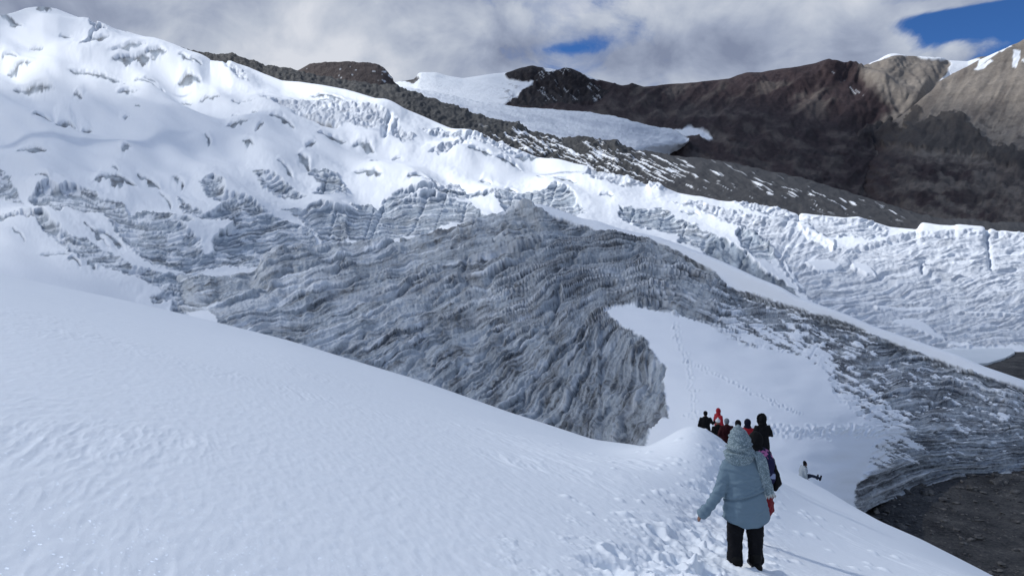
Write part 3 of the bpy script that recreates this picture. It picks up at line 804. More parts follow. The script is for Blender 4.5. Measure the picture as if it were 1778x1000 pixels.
iceall = np.maximum.reduce([ice0, ice1 * (1 - wp), ice2])
# relief
roll = 22 * fbm((PX * .94 + PY * .34) / 170, (PY * .94 - PX * .34) / 62, 2, 211) + 2.4 * fbm((PX * .94 + PY * .34) / 70, (PY * .94 - PX * .34) / 26, 2, 215)
up = sstep(470, 330, PY) * sstep(1150, 850, PX) + .25
h = roll * np.clip(up, 0, 1) * (1 - .6 * iceall)
h += hsc * .85 * (1 - iceall)
h += ice0 * strata * 1.0 + ice1 * (1 - wp) * wallr * .9 + ice2 * wedge
h += 3.0 * (1 - iceall) * sstep(-30, 0, sdi) + .8 * wp * 4
edge_s = sstep(0, 9, sdi)
h -= 5.0 * edge_s
h += .5 * fbm(PX / 6, PY / 5, 2, 221) * (.2 + .8 * iceall)
topfade = np.ones(PX.shape)
row_top = 50 + 100 + 110 + 90
vr = np.arange(PX.shape[0])[:, None] * np.ones((1, PX.shape[1]))
topfade = sstep(row_top, row_top - 16, vr) * .9 + .1
# crevasses and dark openings
dirt_and_shade = np.zeros(PX.shape)
for (x0, y0, x1, y1, w, dp) in ((675, 205, 667, 236, 4, 14), (514, 199, 580, 212, 5, 12), (560, 212, 582, 214, 4, 10), (1292, 452, 1283, 466, 2, 4), (1290, 450, 1298, 443, 2, 4), (1712, 400, 1722, 465, 4, 8), (1600, 455, 1602, 470, 3, 8), (1605, 452, 1680, 475, 4, 6)):
    dx, dy = x1 - x0, y1 - y0
    t_ = np.clip(((PX - x0) * dx + (PY - y0) * dy) / (dx * dx + dy * dy), 0, 1)
    dd = np.hypot(PX - x0 - t_ * dx + 2 * perlin(PX / 9, PY / 9, 3), PY - y0 - t_ * dy)
    h -= dp * np.exp(-(dd / w) ** 2)
DARK = polysd(cr([(1505, 585), (1560, 588), (1620, 600), (1690, 612), (1718, 632), (1650, 632), (1560, 610)], *O1), PX, PY, 12)
h -= 10 * sstep(-1, 4, DARK)
dirt_and_shade = np.maximum(dirt_and_shade, .9 * sstep(-1.5, 1.5, DARK))  # the hollow's shade is put into the colour as a dark patch
icea = np.maximum(icea, sstep(-1.5, 1.5, DARK))
dirt_and_shade = np.maximum(dirt_and_shade, ice0 * np.clip(.16 + .5 * fbm(PX / 60, p0 * .6, 3, 231) + .08 * (PX < 560), 0, .8))
dirt_and_shade = np.maximum(dirt_and_shade, ice2 * np.clip(.25 + .5 * fbm(PX / 30, PY / 30, 3, 233), 0, .7))
dirt_and_shade = np.maximum(dirt_and_shade, lens * (1 - iceall) * np.clip(.38 + .7 * perlin(PX / 14, PY / 9, 239), 0, .8))
dirt_and_shade = np.maximum(dirt_and_shade, ice1 * np.clip(.02 + .22 * fbm(PX / 50, wallphi / 12, 3, 241), 0, .3))
dirt_and_shade = np.maximum(dirt_and_shade, sstep(585, 612, PY + wny) * sstep(1560, 1640, PX) * .25 * icea)
clean = np.clip(ice1 * (1 - ice0) * (1 - ice2), 0, 1)
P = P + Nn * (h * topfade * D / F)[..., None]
m, t, b = new_mat("glacier_snow_and_ice")
n = obj_noise(t, .06, 6, 0.7)
n2 = obj_noise(t, .55, 5, 0.7)
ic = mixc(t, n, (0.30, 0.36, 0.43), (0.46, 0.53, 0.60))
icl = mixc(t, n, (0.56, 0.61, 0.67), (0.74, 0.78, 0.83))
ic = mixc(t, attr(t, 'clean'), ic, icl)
ic = mixc(t, mth(t, 'MULTIPLY', attr(t, 'dirt_and_shade'), mth(t, 'ADD', mth(t, 'MULTIPLY', n2, 1.6), .2), clamp=True), ic, DIRT_SHADE)
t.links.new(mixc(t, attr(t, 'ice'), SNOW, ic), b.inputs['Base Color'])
bp = bump(t, b, n2, 0.6, 1.0)
t.links.new(mth(t, 'ADD', mth(t, 'MULTIPLY', attr(t, 'ice'), 0.7), 0.06), bp.inputs['Strength'])
sheet("glacier", P, m, {'ice': icea, 'dirt_and_shade': dirt_and_shade, 'clean': clean})

# ------------------------------------------------------------------ D: dark rock and moraine slope beyond the glacier
MTOP = [(300, 78, 900), (326, 85, 900), (345, 88, 900), (357, 89, 900), (375, 95, 900), (401, 95, 890), (420, 100, 890), (435, 104, 880), (476, 116, 880), (517, 122, 880), (560, 131, 900), (620, 140, 900), (660, 146, 900), (688, 148, 900), (710, 158, 890), (736, 167, 880), (763, 174, 870), (790, 182, 860), (806, 187, 850), (821, 195, 840), (850, 202, 830), (879, 211, 820), (898, 213, 815), (906, 218, 810), (914, 224, 805), (940, 228, 800), (974, 238, 790), (1008, 238, 780), (1042, 243, 770), (1070, 243, 765), (1089, 252, 760), (1106, 259, 750), (1130, 263, 735), (1178, 271, 700), (1219, 275, 680), (1280, 286, 650), (1348, 299, 620), (1416, 316, 590), (1477, 335, 560), (1518, 348, 530), (1570, 364, 500), (1630, 378, 460), (1688, 381, 440), (1722, 386, 430), (1778, 386, 420), (2100, 396, 400)]
T2 = [(p[0], p[1] + 26, p[2] * 1.03) for p in TOP if p[0] > 250]
MMID = [(300, 110, 800), (500, 142, 700), (700, 180, 620), (800, 218, 580), (900, 252, 540), (1000, 280, 500), (1100, 300, 455), (1178, 318, 420), (1250, 322, 405), (1314, 329, 395), (1382, 343, 380), (1484, 365, 360), (1552, 377, 345), (1600, 382, 340), (1700, 388, 335), (1778, 392, 330), (2100, 410, 320)]
us = np.arange(310, 2000, 2.0)
PX, PY, D = stack([T2, MMID, MTOP, [(a, b_ + 25, c * 1.12) for a, b_, c in MTOP], [(a, b_ + 160, c * 1.3) for a, b_, c in MTOP]], us, [30, 60, 8, 4], smooth=1.0)
P = xyz(PX, PY, D)
Nn = normals(P)
q = (PY - .42 * (PX - 900))
strk = perlin((PX + 1.9 * PY) / 80, (PY - .50 * PX) / 4.2, 251) + .75 * perlin((PX + 1.9 * PY) / 34, (PY - .50 * PX) / 2.0, 255)
band = polysd([(820, 235), (900, 222), (980, 246), (1060, 250), (1130, 268), (1180, 280), (1260, 300), (1360, 322), (1480, 345), (1560, 368), (1400, 350), (1280, 330), (1180, 318), (1060, 304), (960, 280), (880, 255)], PX, PY, 60)
inb = sstep(-8, 12, band)
dens_ = np.where(PX < 1180, .40, .15)
dens_ = .43 - .26 * sstep(1120, 1230, PX) - .10 * np.exp(-((PX - 1050) / 60) ** 2) * 0
snowm = sstep(.62 - dens_ * inb - .12 * sstep(900, 500, PX) , .72 - dens_ * inb - .12 * sstep(900, 500, PX), strk * .9 + .12 * fbm(PX / 40, PY / 20, 2, 257)) * sstep(-22, 2, band + 6 * sstep(900, 600, PX))
snowm *= sstep(MTOP[0][1] - 60, 90, PY)
rock = ridged(PX / 26, PY / 15, 4, 261)
big = fbm(PX / 80, PY / 45, 3, 263)
gravel = sstep(1050, 1180, PX)
h = (5 * (rock - .5) + 3.0 * (ridged(PX / 9, PY / 7, 3, 269) - .5) + 4 * big) * (1 - .8 * gravel) + gravel * (1.5 * fbm(PX / 30, PY / 10, 3, 265) + 2.5 * (ridged((PX + 1.9 * PY) / 80, (PY - .5 * PX) / 12, 2, 267) - .5)) + 2.2 * strk * inb
rf = np.ones(PX.shape) * .35
P = P + Nn * (h * D / F * .9)[..., None]
m, t, b = new_mat("dark_moraine_rock")
n = obj_noise(t, .06, 8, .72)
n2 = obj_noise(t, .5, 5, .7)
rk = ramp(t, mth(t, 'ADD', mth(t, 'MULTIPLY', n, .7), mth(t, 'MULTIPLY', n2, .3)), [(.3, (.012, .012, .013)), (.5, (.035, .036, .036)), (.7, (.075, .074, .066))])
gv = ramp(t, n2, [(.3, (.026, .027, .030)), (.7, (.058, .059, .063))])
rk = mixc(t, attr(t, 'gravel'), rk, gv)
t.links.new(mixc(t, attr(t, 'snow'), rk, SNOW), b.inputs['Base Color'])
bump(t, b, n2, .8, 1.2)
sheet("moraine_slope", P, m, {'snow': snowm, 'gravel': gravel * .9})

# ------------------------------------------------------------------ E: far mountains
def mountain_mat(name, cols, scale):
    m, t, b = new_mat(name)
    n0 = obj_noise(t, scale * 30, 5, .75)
    n = obj_noise(t, scale, 9, .68)
    n2 = obj_noise(t, scale * 7, 6, .72)
    mixn = mth(t, 'ADD', mth(t, 'MULTIPLY', n, .35), mth(t, 'ADD', mth(t, 'MULTIPLY', n2, .35), mth(t, 'MULTIPLY', n0, .30)))
    mixn = mth(t, 'ADD', mth(t, 'MULTIPLY', mth(t, 'SUBTRACT', mixn, .5), 1.7), .52)
    da = ramp(t, mixn, [(.3, cols[0]), (.55, cols[1]), (.75, cols[2])])
    tan = ramp(t, mixn, [(.3, cols[3]), (.55, cols[4]), (.75, cols[5])])
    c = mixc(t, attr(t, 'tan'), da, tan)
    c = mixc(t, attr(t, 'crag'), c, (.028, .026, .028))
    ic = mixc(t, n2, (.50, .55, .62), (.70, .74, .80))
    c = mixc(t, attr(t, 'snow'), c, mixc(t, attr(t, 'iced'), SNOW, ic))
    t.links.new(c, b.inputs['Base Color'])
    b.inputs['Specular IOR Level'].default_value = .1
    bump(t, b, mth(t, 'ADD', n2, mth(t, 'MULTIPLY', n0, .35)), .7, 14)
    return m


MCOL = [(.017, .011, .013), (.037, .025, .027), (.066, .048, .046), (.145, .128, .110), (.215, .192, .166), (.29, .262, .228)]
m_mt = mountain_mat("mountain_rock", MCOL, .004)
SKYL = [(400, 150, 3600), (650, 150, 3600), (688, 143, 3500), (700, 141, 3500), (719, 138, 3500), (727, 126, 3450), (757, 126, 3450), (773, 131, 3500), (804, 136, 3500), (838, 131, 3500), (860, 128, 3450), (882, 126, 3400), (900, 119, 3350), (917, 115, 3300), (926, 114, 3300), (940, 117, 3300), (957, 119, 3250), (968, 122, 3250), (980, 117, 3200), (992, 119, 3200), (1008, 126, 3200), (1022, 132, 3200), (1035, 138, 3200), (1055, 142, 3200), (1072, 147, 3200), (1080, 149, 3200), (1092, 147, 3200), (1097, 144, 3200), (1106, 147, 3200), (1117, 151, 3300), (1140, 149, 3400), (1161, 146, 3500), (1180, 145, 3600), (1212, 143, 3700), (1246, 139, 3700), (1266, 137, 3700), (1280, 131, 3700), (1297, 126, 3700), (1310, 126, 3700), (1321, 126, 3700), (1335, 123, 3700), (1348, 121, 3700), (1382, 117, 3650), (1400, 113, 3650), (1416, 110, 3600), (1430, 105, 3600), (1440, 102, 3600), (1448, 106, 3600), (1456, 114, 3650), (1465, 117, 3700), (1484, 117, 3900), (1498, 114, 4000), (1508, 111, 4000), (1525, 104, 4000), (1535, 98, 4000), (1544, 94, 4000), (1556, 93, 4000), (1576, 97, 4000), (1600, 98, 4000), (1620, 99, 4000), (1635, 100, 4000), (1646, 105, 4000), (1660, 106, 4100), (1680, 107, 4200), (1700, 100, 4200), (1778, 90, 4200), (2100, 60, 4200)]
E_LINES = [
    [(400, 460, 1300), (800, 440, 1250), (1100, 440, 1150), (1400, 450, 950), (1550, 450, 1150), (1700, 450, 1700), (2100, 440, 1700)],
    [(400, 300, 1900), (800, 300, 1900), (1000, 290, 1800), (1200, 290, 1700), (1400, 320, 1400), (1550, 335, 1700), (1700, 350, 2100), (2100, 360, 2100)],
    [(400, 220, 2700), (700, 215, 2700), (900, 195, 2500), (1000, 200, 2400), (1200, 222, 2300), (1400, 240, 2100), (1550, 265, 2250), (1700, 280, 2500), (2100, 290, 2500)],
    [(400, 180, 3200), (700, 170, 3100), (900, 158, 2950), (1000, 165, 2850), (1200, 178, 3000), (1400, 165, 3000), (1500, 165, 3000), (1600, 160, 3000), (1700, 150, 3300), (2100, 150, 3300)],
    SKYL,
    [(a, b_ + 25, c * 1.2) for a, b_, c in SKYL],
    [(a, b_ + 170, c * 1.5) for a, b_, c in SKYL],
]
us = np.arange(420, 2050, 2.0)
PX, PY, D = stack(E_LINES, us, [36, 50, 40, 40, 8, 4], smooth=.8)
P = xyz(PX, PY, D)
Nn = normals(P)
row_top = 36 + 50 + 40 + 40
vr = np.arange(PX.shape[0])[:, None] * np.ones((1, PX.shape[1]))
wn = 3 * fbm(PX / 14, PY / 10, 3, 301)
wn2 = 3 * fbm(PX / 12, PY / 12, 3, 303)
XX, YY = PX + wn * .8, PY + wn2 * .8
crag = np.maximum(sstep(-2, 2, polysd([(875, 131), (900, 116), (926, 111), (945, 117), (962, 124), (980, 113), (1000, 122), (1022, 134), (1040, 150), (1060, 160), (1040, 172), (1000, 178), (960, 180), (930, 188), (872, 182), (892, 170), (906, 158), (928, 143), (906, 141), (884, 139)], XX, YY)), sstep(-2, 2, polysd([(1098, 152), (1117, 150), (1100, 144), (1090, 147)], XX, YY)))
crag = np.maximum(crag, sstep(-2, 2, polysd([(690, 142), (712, 130), (722, 126), (735, 122), (726, 140), (720, 143)], XX, YY)))
crag = np.maximum(crag, sstep(-1, 1, polysd([(884, 158), (900, 157), (900, 168), (886, 168)], XX, YY)) * .9)
hill = sstep(-3, 3, polysd([(1478, 245), (1500, 225), (1525, 215), (1542, 208), (1556, 222), (1580, 228), (1574, 205), (1590, 184), (1600, 188), (1592, 215), (1625, 205), (1650, 198), (1672, 205), (1690, 225), (1712, 240), (1730, 255), (1778, 270), (1840, 300), (1778, 300), (1740, 285), (1700, 262), (1640, 262), (1580, 250), (1530, 238)], XX + wn * 2, YY + wn2 * 1.5, 30))
snowp = [
    [(640, 150), (688, 139), (719, 142), (722, 126), (757, 124), (773, 129), (804, 134), (838, 129), (882, 124), (876, 131), (884, 139), (906, 141), (928, 141), (906, 158), (892, 170), (872, 182), (850, 200), (700, 200), (640, 170)],
    [(940, 113), (957, 114), (968, 120), (960, 126), (948, 124)],
    [(1000, 121), (1010, 125), (1036, 138), (1040, 141), (1028, 138), (1012, 130)],
    [(1168, 224), (1184, 226), (1192, 221), (1200, 221), (1219, 228), (1230, 234), (1238, 241), (1226, 242), (1214, 236), (1200, 235), (1186, 236)],
    [(1508, 111), (1535, 98), (1550, 91), (1576, 95), (1576, 98), (1552, 96), (1530, 104), (1510, 113)],
    [(1590, 97), (1644, 101), (1644, 104), (1600, 101)],
    [(1647, 103), (1700, 104), (1704, 108), (1680, 118), (1640, 138), (1630, 141), (1645, 126), (1651, 112)],
]
snow = np.zeros(PX.shape)
for poly in snowp:
    snow = np.maximum(snow, sstep(-1, 1, polysd(poly, PX + wn * .5, PY + wn2 * .4)))
snow *= (1 - .9 * sstep(.25, .5, crag) * (PX > 1) * (snow < 2) * sstep(-1, 1, polysd([(690, 142), (712, 129), (722, 125), (726, 140), (720, 143)], XX, YY)))
holes = sstep(.3, .36, fbm(PX / 16, PY / 5, 3, 311)) * sstep(140, 150, PY) * sstep(860, 900, PX) * sstep(910, 880, PX)
snow *= 1 - .8 * holes
snow = np.maximum(snow, sstep(.50, .58, perlin((PX - PY * 1.2) / 4, (PX + PY) / 34, 313)) * crag * .5 * (PX > 930) * (PY < 175))
snow = np.maximum(snow, sstep(.32, .36, perlin((PX * .8 - PY) / 3, (PX + PY) / 26, 317)) * sstep(-1, 1.5, polysd([(1443, 126), (1456, 134), (1478, 150), (1500, 168), (1497, 171), (1470, 150), (1448, 134)], PX, PY)))
tan = sstep(1470, 1500, PX - .25 * (PY - 110)) * sstep(-10, 10, polysd([(1440, 100), (1700, 60), (2200, 40), (2200, 420), (1500, 420), (1300, 300), (1480, 240), (1560, 190), (1520, 165), (1480, 125)], PX + 2 * wn, PY + 2 * wn2, 40))
tan = np.maximum(tan, .33 * sstep(-.1, .6, fbm((PX * .9 - PY * .45) / 70, (PY * .9 + PX * .35) / 20, 4, 321)) * sstep(140, 150, PY) * sstep(215, 180, PY) * (PX > 1090) * (PX < 1500))
tan = np.maximum(tan, .30 * sstep(-.2, .7, fbm((PX + PY) / 60, (PY - .35 * PX) / 20, 4, 325)) * sstep(235, 280, PY + .12 * (1778 - PX)))
crag = np.maximum(crag, hill * .8)
crag = np.maximum(crag, sstep(.15, .4, fbm((PX * .9 + PY * .3) / 60, (PY - .3 * PX) / 16, 4, 327)) * .55 * sstep(200, 240, PY) * sstep(1650, 1400, PX))
gul = ridged((PX + .8 * PY) / 60, PY / 110, 4, 331)
gul2 = ridged((PX - .5 * PY) / 20, PY / 36, 3, 333)
h = 8.0 * (gul - .5) + 3.0 * (gul2 - .5) + 8 * fbm(PX / 120, PY / 60, 3, 335)
cr_ = 9 * (ridged(PX / 17, PY / 15, 4, 341) - .5)
h = h * (1 - crag) * (1 - snow) + crag * cr_ + snow * (2 * fbm(PX / 60, PY / 16, 2, 343)) + hill * 8
h += 16 * np.exp(-((PX - 1440 - (PY - 103) * 1.9) / 26) ** 2) * sstep(103, 125, PY) * sstep(175, 150, PY)
topf = sstep(row_top, row_top - 14, vr) * .9 + .1
P = P + Nn * (h * topf * D / F)[..., None]
sheet("far_mountains", P, m_mt, {'snow': snow, 'crag': crag * .85, 'tan': tan, 'iced': np.zeros(PX.shape)})

# right-hand tan mountain in front of the cirque
R_TOP = [(1440, 300, 2300), (1500, 246, 2400), (1540, 214, 2500), (1560, 205, 2500), (1586, 184, 2550), (1600, 172, 2550), (1616, 160, 2600), (1633, 140, 2650), (1650, 130, 2700), (1680, 116, 2700), (1698, 105, 2750), (1715, 98, 2750), (1735, 89, 2800), (1748, 84, 2800), (1756, 79, 2800), (1766, 75, 2800), (1778, 68, 2800), (1820, 45, 2800), (1900, 10, 2800), (2000, -20, 2800), (2100, 0, 2800)]
R_LINES = [
    [(1440, 440, 1500), (1500, 430, 1150), (1600, 420, 950), (1778, 420, 850), (2100, 420, 850)],
    [(1440, 340, 1900), (1520, 290, 1750), (1600, 262, 1850), (1700, 250, 1900), (1778, 255, 1800), (2100, 240, 1700)],
    [(1440, 315, 2150), (1600, 200, 2350), (1700, 165, 2350), (1778, 150, 2300), (2100, 120, 2200)],
    R_TOP,
    [(a, b_ + 30, c * 1.15) for a, b_, c in R_TOP],
    [(a, b_ + 150, c * 1.35) for a, b_, c in R_TOP],
]
us = np.arange(1440, 2100, 2.0)
PX, PY, D = stack(R_LINES, us, [60, 46, 40, 8, 4], smooth=.8)
P = xyz(PX, PY, D)
Nn = normals(P)
vr = np.arange(PX.shape[0])[:, None] * np.ones((1, PX.shape[1]))
wn = 3 * fbm(PX / 14, PY / 10, 3, 401)
wn2 = 3 * fbm(PX / 12, PY / 12, 3, 403)
hill = sstep(-3, 3, polysd([(1470, 262), (1500, 232), (1525, 218), (1542, 208), (1556, 222), (1572, 226), (1572, 205), (1590, 182), (1600, 188), (1595, 212), (1625, 203), (1650, 198), (1672, 203), (1690, 222), (1712, 240), (1730, 252), (1778, 268), (1900, 300), (1900, 350), (1778, 300), (1740, 288), (1690, 262), (1640, 262), (1580, 255), (1530, 250)], PX + wn * 2.5, PY + wn2 * 2, 30))
low = sstep(255, 300, PY + .05 * (1600 - PX) + wn * 4)
tan = np.clip((1 - low * sstep(1800, 1600, PX + 3 * wn)) * (1 - .6 * low) * sstep(1500, 1620, PX + .6 * (260 - PY) + 4 * wn) + 0 * (.4 + .6 * sstep(-.3, .3, fbm(PX / 50, PY / 20, 3, 405))), 0, 1)
tan = np.clip(tan - .25 * sstep(.1, .5, fbm(PX / 24 + PY / 60, PY / 60, 3, 407)), 0, 1)
snow = sstep(-1, 1, polysd([(1694, 118), (1715, 104), (1735, 92), (1732, 88), (1712, 98), (1700, 104)], PX, PY)) 
for poly in ([(1690, 118), (1720, 103), (1726, 106), (1700, 120)], [(1760, 86), (1770, 85), (1771, 100), (1764, 116), (1758, 115)], [(1775, 103), (1779, 105), (1779, 110), (1774, 106)], [(1735, 90), (1755, 79), (1757, 81), (1740, 92)]):
    snow = np.maximum(snow, sstep(-1, 1, polysd(poly, PX + wn * .4, PY + wn2 * .4)))
crag = np.maximum(hill * .75, .5 * sstep(.25, .5, fbm(PX / 16, PY / 10, 4, 409)) * sstep(150, 240, PY))
crag = np.maximum(crag, .4 * sstep(.2, .5, fbm((PX + PY) / 60, (PY - .3 * PX) / 16, 4, 411)) * low)
h = 5 * (ridged((PX + .9 * PY) / 70, PY / 160, 4, 413) - .5) + 1.8 * (ridged((PX + .6 * PY) / 18, PY / 80, 3, 415) - .5) + 4 * fbm(PX / 80, PY / 60, 3, 417) + hill * (5 + 4 * fbm(PX / 26, PY / 18, 4, 419)) + low * 4 * fbm(PX / 20, PY / 9, 3, 421)
topf = sstep(146, 132, vr) * .85 + .15
P = P + Nn * (h * topf * D / F)[..., None]
tan = np.maximum(tan, .62 * low * sstep(-.4, .3, fbm((PX + PY) / 60, (PY - .3 * PX) / 20, 4, 425)) * sstep(1480, 1620, PX + 3 * wn))
sheet("tan_mountain", P, m_mt, {'snow': snow, 'crag': crag, 'tan': tan, 'iced': np.zeros(PX.shape)})

# brown hill over the rock rib
H_TOP = [(500, 133, 1300), (521, 121, 1300), (532, 115, 1300), (544, 110, 1300), (565, 108, 1300), (600, 107, 1300), (620, 108, 1300), (640, 109, 1300), (655, 110, 1300), (665, 116, 1290), (672, 124, 1280), (680, 135, 1270), (690, 148, 1260), (720, 190, 1240)]
us = np.arange(500, 720, 1.5)
PX, PY, D = stack([[(a, 215, 950) for a in (500, 720)], [(500, 150, 1150), (600, 142, 1120), (660, 150, 1120), (690, 170, 1150), (720, 200, 1150)], H_TOP, [(a, b_ + 20, c * 1.1) for a, b_, c in H_TOP], [(a, b_ + 120, c * 1.2) for a, b_, c in H_TOP]], us, [20, 26, 6, 3], smooth=.8)
P = xyz(PX, PY, D)
Nn = normals(P)
h = 2 * (ridged((PX + PY) / 26, PY / 30, 4, 501) - .5) + .8 * fbm(PX / 8, PY / 8, 2, 503)
sn = sstep(.38, .45, perlin((PX * .5 - PY) / 4, (PX + PY) / 14, 505)) * sstep(650, 675, PX) + sstep(.75, .8, fbm(PX / 14, PY / 5, 3, 507)) * .6
P = P + Nn * (h * D / F)[..., None]
z = np.zeros(PX.shape)
sheet("brown_hill", P, m_mt, {'snow': np.clip(sn, 0, 1), 'crag': z + .0, 'tan': z + .16, 'iced': z})

# second glacier tongue in the saddle beyond
G_TOP = [(640, 150, 2400), (690, 150, 2400), (760, 160, 2300), (820, 174, 2200), (872, 181, 2050), (906, 187, 2000), (940, 189, 1950), (974, 191, 1900), (1025, 195, 1850), (1076, 204, 1800), (1100, 211, 1780), (1127, 218, 1900), (1145, 222, 1980), (1161, 223, 2030), (1172, 226, 2050), (1182, 232, 2040), (1190, 238, 2020), (1196, 243, 1990)]
G_BOT = [(640, 190, 1500), (760, 220, 1450), (872, 245, 1400), (1000, 262, 1300), (1060, 270, 1250), (1106, 262, 1280), (1130, 257, 1450), (1157, 253, 1650), (1172, 251, 1800), (1184, 250, 1880), (1191, 248, 1940), (1196, 244, 1985)]
us = np.arange(640, 1196.5, 1.3)
MID = [(a, .5 * (b_ + np.interp(a, [p[0] for p in G_BOT], [p[1] for p in G_BOT])) - 3, .6 * c + .4 * np.interp(a, [p[0] for p in G_BOT], [p[2] for p in G_BOT])) for a, b_, c in G_TOP]
PX, PY, D = stack([[(a, b_ + 26 * min(1, max(0, 1200 - a) / 60), c * (1 + .06 * min(1, max(0, a - 1120) / 60))) for a, b_, c in G_BOT], G_BOT, MID, G_TOP, [(a, b_ + 14, c * 1.03) for a, b_, c in G_TOP]], us, [4, 30, 30, 4], smooth=1)
P = xyz(PX, PY, D)
Nn = normals(P)
h = 1.6 * (ridged(PX / 40, (PY - .18 * PX) / 7, 3, 601) - .5) + .8 * fbm(PX / 10, PY / 5, 3, 603)
ic = np.clip(.35 + .8 * fbm(PX / 50, (PY - .15 * PX) / 9, 3, 605) + .3 * sstep(980, 1060, PX), 0, 1) * sstep(2, 12, PY - np.interp(PX, [p[0] for p in G_TOP], [p[1] for p in G_TOP]))
P = P + Nn * (h * D / F)[..., None]
z = np.zeros(PX.shape)
sheet("distant_glacier", P, m_mt, {'snow': z + 1, 'crag': z, 'tan': z, 'iced': ic})

# ------------------------------------------------------------------ F: valley floor, pond
xs = np.concatenate([np.linspace(-6000, -100, 20), np.arange(-90, 150, 1.0), np.linspace(160, 6000, 30)])
ys = np.concatenate([np.linspace(-3000, 10, 12), np.arange(12, 200, .8), np.linspace(205, 9000, 40)])
X, Y = np.meshgrid(xs, ys)
Z = -18.5 + (.25 * fbm(X / 9, Y / 9, 4, 701) + .08 * fbm(X / 1.4, Y / 1.4, 3, 703)) * (np.abs(X) < 200) * (Y < 210)
Z = np.where((np.abs(X) < 200) & (Y < 210) & (Y > 12), Z, -18.7)
m, t, b = new_mat("wet_gravel")
n = obj_noise(t, .35, 8, .7)
n2 = obj_noise(t, 5.0, 6, .75)
c = ramp(t, mth(t, 'ADD', mth(t, 'MULTIPLY', n, .55), mth(t, 'MULTIPLY', n2, .45)), [(.38, (.018, .018, .02)), (.48, (.055, .055, .056)), (.58, (.10, .097, .092)), (.68, (.22, .21, .20))])
t.links.new(c, b.inputs['Base Color'])
b.inputs['Roughness'].default_value = .9
b.inputs['Specular IOR Level'].default_value = .15
bump(t, b, n2, 1.0, .15)
sheet("gravel_ground", np.stack([X, Y, Z], -1), m)

# loose stones over the valley floor, one object; a few big boulders are things of their own
rs = np.random.RandomState(31)
bm0 = bmesh.new()
bmesh.ops.create_icosphere(bm0, subdivisions=1, radius=1.0)
bv = np.array([v.co[:] for v in bm0.verts])
bf = np.array([[v.index for v in f.verts] for f in bm0.faces])
bm0.free()
M_ST, t, b = new_mat("stone")
oi = t.nodes.new('ShaderNodeNewGeometry')
nz = obj_noise(t, 1.3, 4, .7)
t.links.new(ramp(t, nz, [(.3, (.03, .03, .032)), (.5, (.085, .082, .078)), (.7, (.20, .19, .175))]), b.inputs['Base Color'])
V, Fc = [], []
for i in range(3800):
    y_ = 30 + rs.rand() ** 1.3 * 60
    x_ = y_ * rs.uniform(.34, .85)
    R_ = .035 + .26 * rs.rand() ** 7 + .002 * (y_ - 30)
    sc_ = np.array([rs.uniform(.7, 1.5), rs.uniform(.7, 1.4), rs.uniform(.4, .8)]) * R_
    a_ = rs.rand() * 6.28
    p_ = bv * (1 + .25 * rs.randn(len(bv), 1)) * sc_
    p_ = np.stack([p_[:, 0] * math.cos(a_) - p_[:, 1] * math.sin(a_), p_[:, 0] * math.sin(a_) + p_[:, 1] * math.cos(a_), p_[:, 2]], -1)
    zz_ = -18.5 + .25 * float(fbm(np.array(x_ / 9), np.array(y_ / 9), 4, 701)) + .08 * float(fbm(np.array(x_ / 1.4), np.array(y_ / 1.4), 3, 703))
    Fc.append(bf + len(V) * len(bv))
    V.append(p_ + [x_, y_, zz_ + sc_[2] * .3])
me = bpy.data.meshes.new("loose_stones")
me.from_pydata(np.concatenate(V).tolist(), [], np.concatenate(Fc).tolist())
me.materials.append(M_ST)
o = bpy.data.objects.new("loose_stones", me)
sc.collection.objects.link(o)
o['kind'] = 'stuff'
for (px, py, R_, lab) in ((1738, 838, .42, "pale boulder lying on the gravel near the right edge, below the ice cliff"), (1610, 856, .38, "grey boulder on the gravel close to the foot of the ice cliff"), (1688, 850, .34, "low rusty-brown boulder between two others on the gravel below the cliff"), (1545, 868, .30, "dark boulder where the gravel meets the snow corner")):
    d = F * 18.5 / (py - HOR)
    bm = bmesh.new()
    bmesh.ops.create_icosphere(bm, subdivisions=4, radius=1.0)
    co = np.array([v.co[:] for v in bm.verts])
    k = 1 + .28 * fbm(co[:, 0] * 1.2 + px, co[:, 1] * 1.2 + co[:, 2] * .9, 4, 5)
    for v, kk in zip(bm.verts, k):
        v.co = Vector((v.co.x * 1.4, v.co.y * 1.1, v.co.z * .75)) * float(kk) * R_
    me = bpy.data.meshes.new("boulder")
    bm.to_mesh(me)
    bm.free()
    me.materials.append(M_ST)
    o = bpy.data.objects.new("boulder", me)
    o.location = ((px - 889) / F * d, d, -18.4)
    o['label'] = lab
    o['category'] = 'boulder'
    sc.collection.objects.link(o)

m, t, b = new_mat("pond_ice")
t.links.new(mixc(t, obj_noise(t, .12, 5, .6), (.52, .59, .63), (.76, .81, .85)), b.inputs['Base Color'])
b.inputs['Roughness'].default_value = .35
bm = bmesh.new()
pc = []
outl = [(1590, 596), (1625, 604), (1665, 606), (1705, 602), (1735, 600), (1756, 604), (1762, 612), (1745, 621), (1715, 630), (1690, 631), (1650, 622), (1600, 618)]
for i in range(96):
    f = i / 96 * len(outl)
    k = int(f)
    a, b2 = outl[k], outl[(k + 1) % len(outl)]
    px, py = a[0] + (b2[0] - a[0]) * (f - k), a[1] + (b2[1] - a[1]) * (f - k)
    d = F * 18.15 / (py - HOR)
    pc.append(((px - 889) / F * d, d))
vs = [bm.verts.new((x, y, -18.15)) for x, y in pc]
vs2 = [bm.verts.new((x, y, -18.9)) for x, y in pc]
bm.faces.new(vs)
for i in range(len(vs)):
    bm.faces.new((vs[i], vs2[i], vs2[(i + 1) % len(vs)], vs[(i + 1) % len(vs)]))
bmesh.ops.recalc_face_normals(bm, faces=bm.faces)
me = bpy.data.meshes.new("frozen_pond_water")
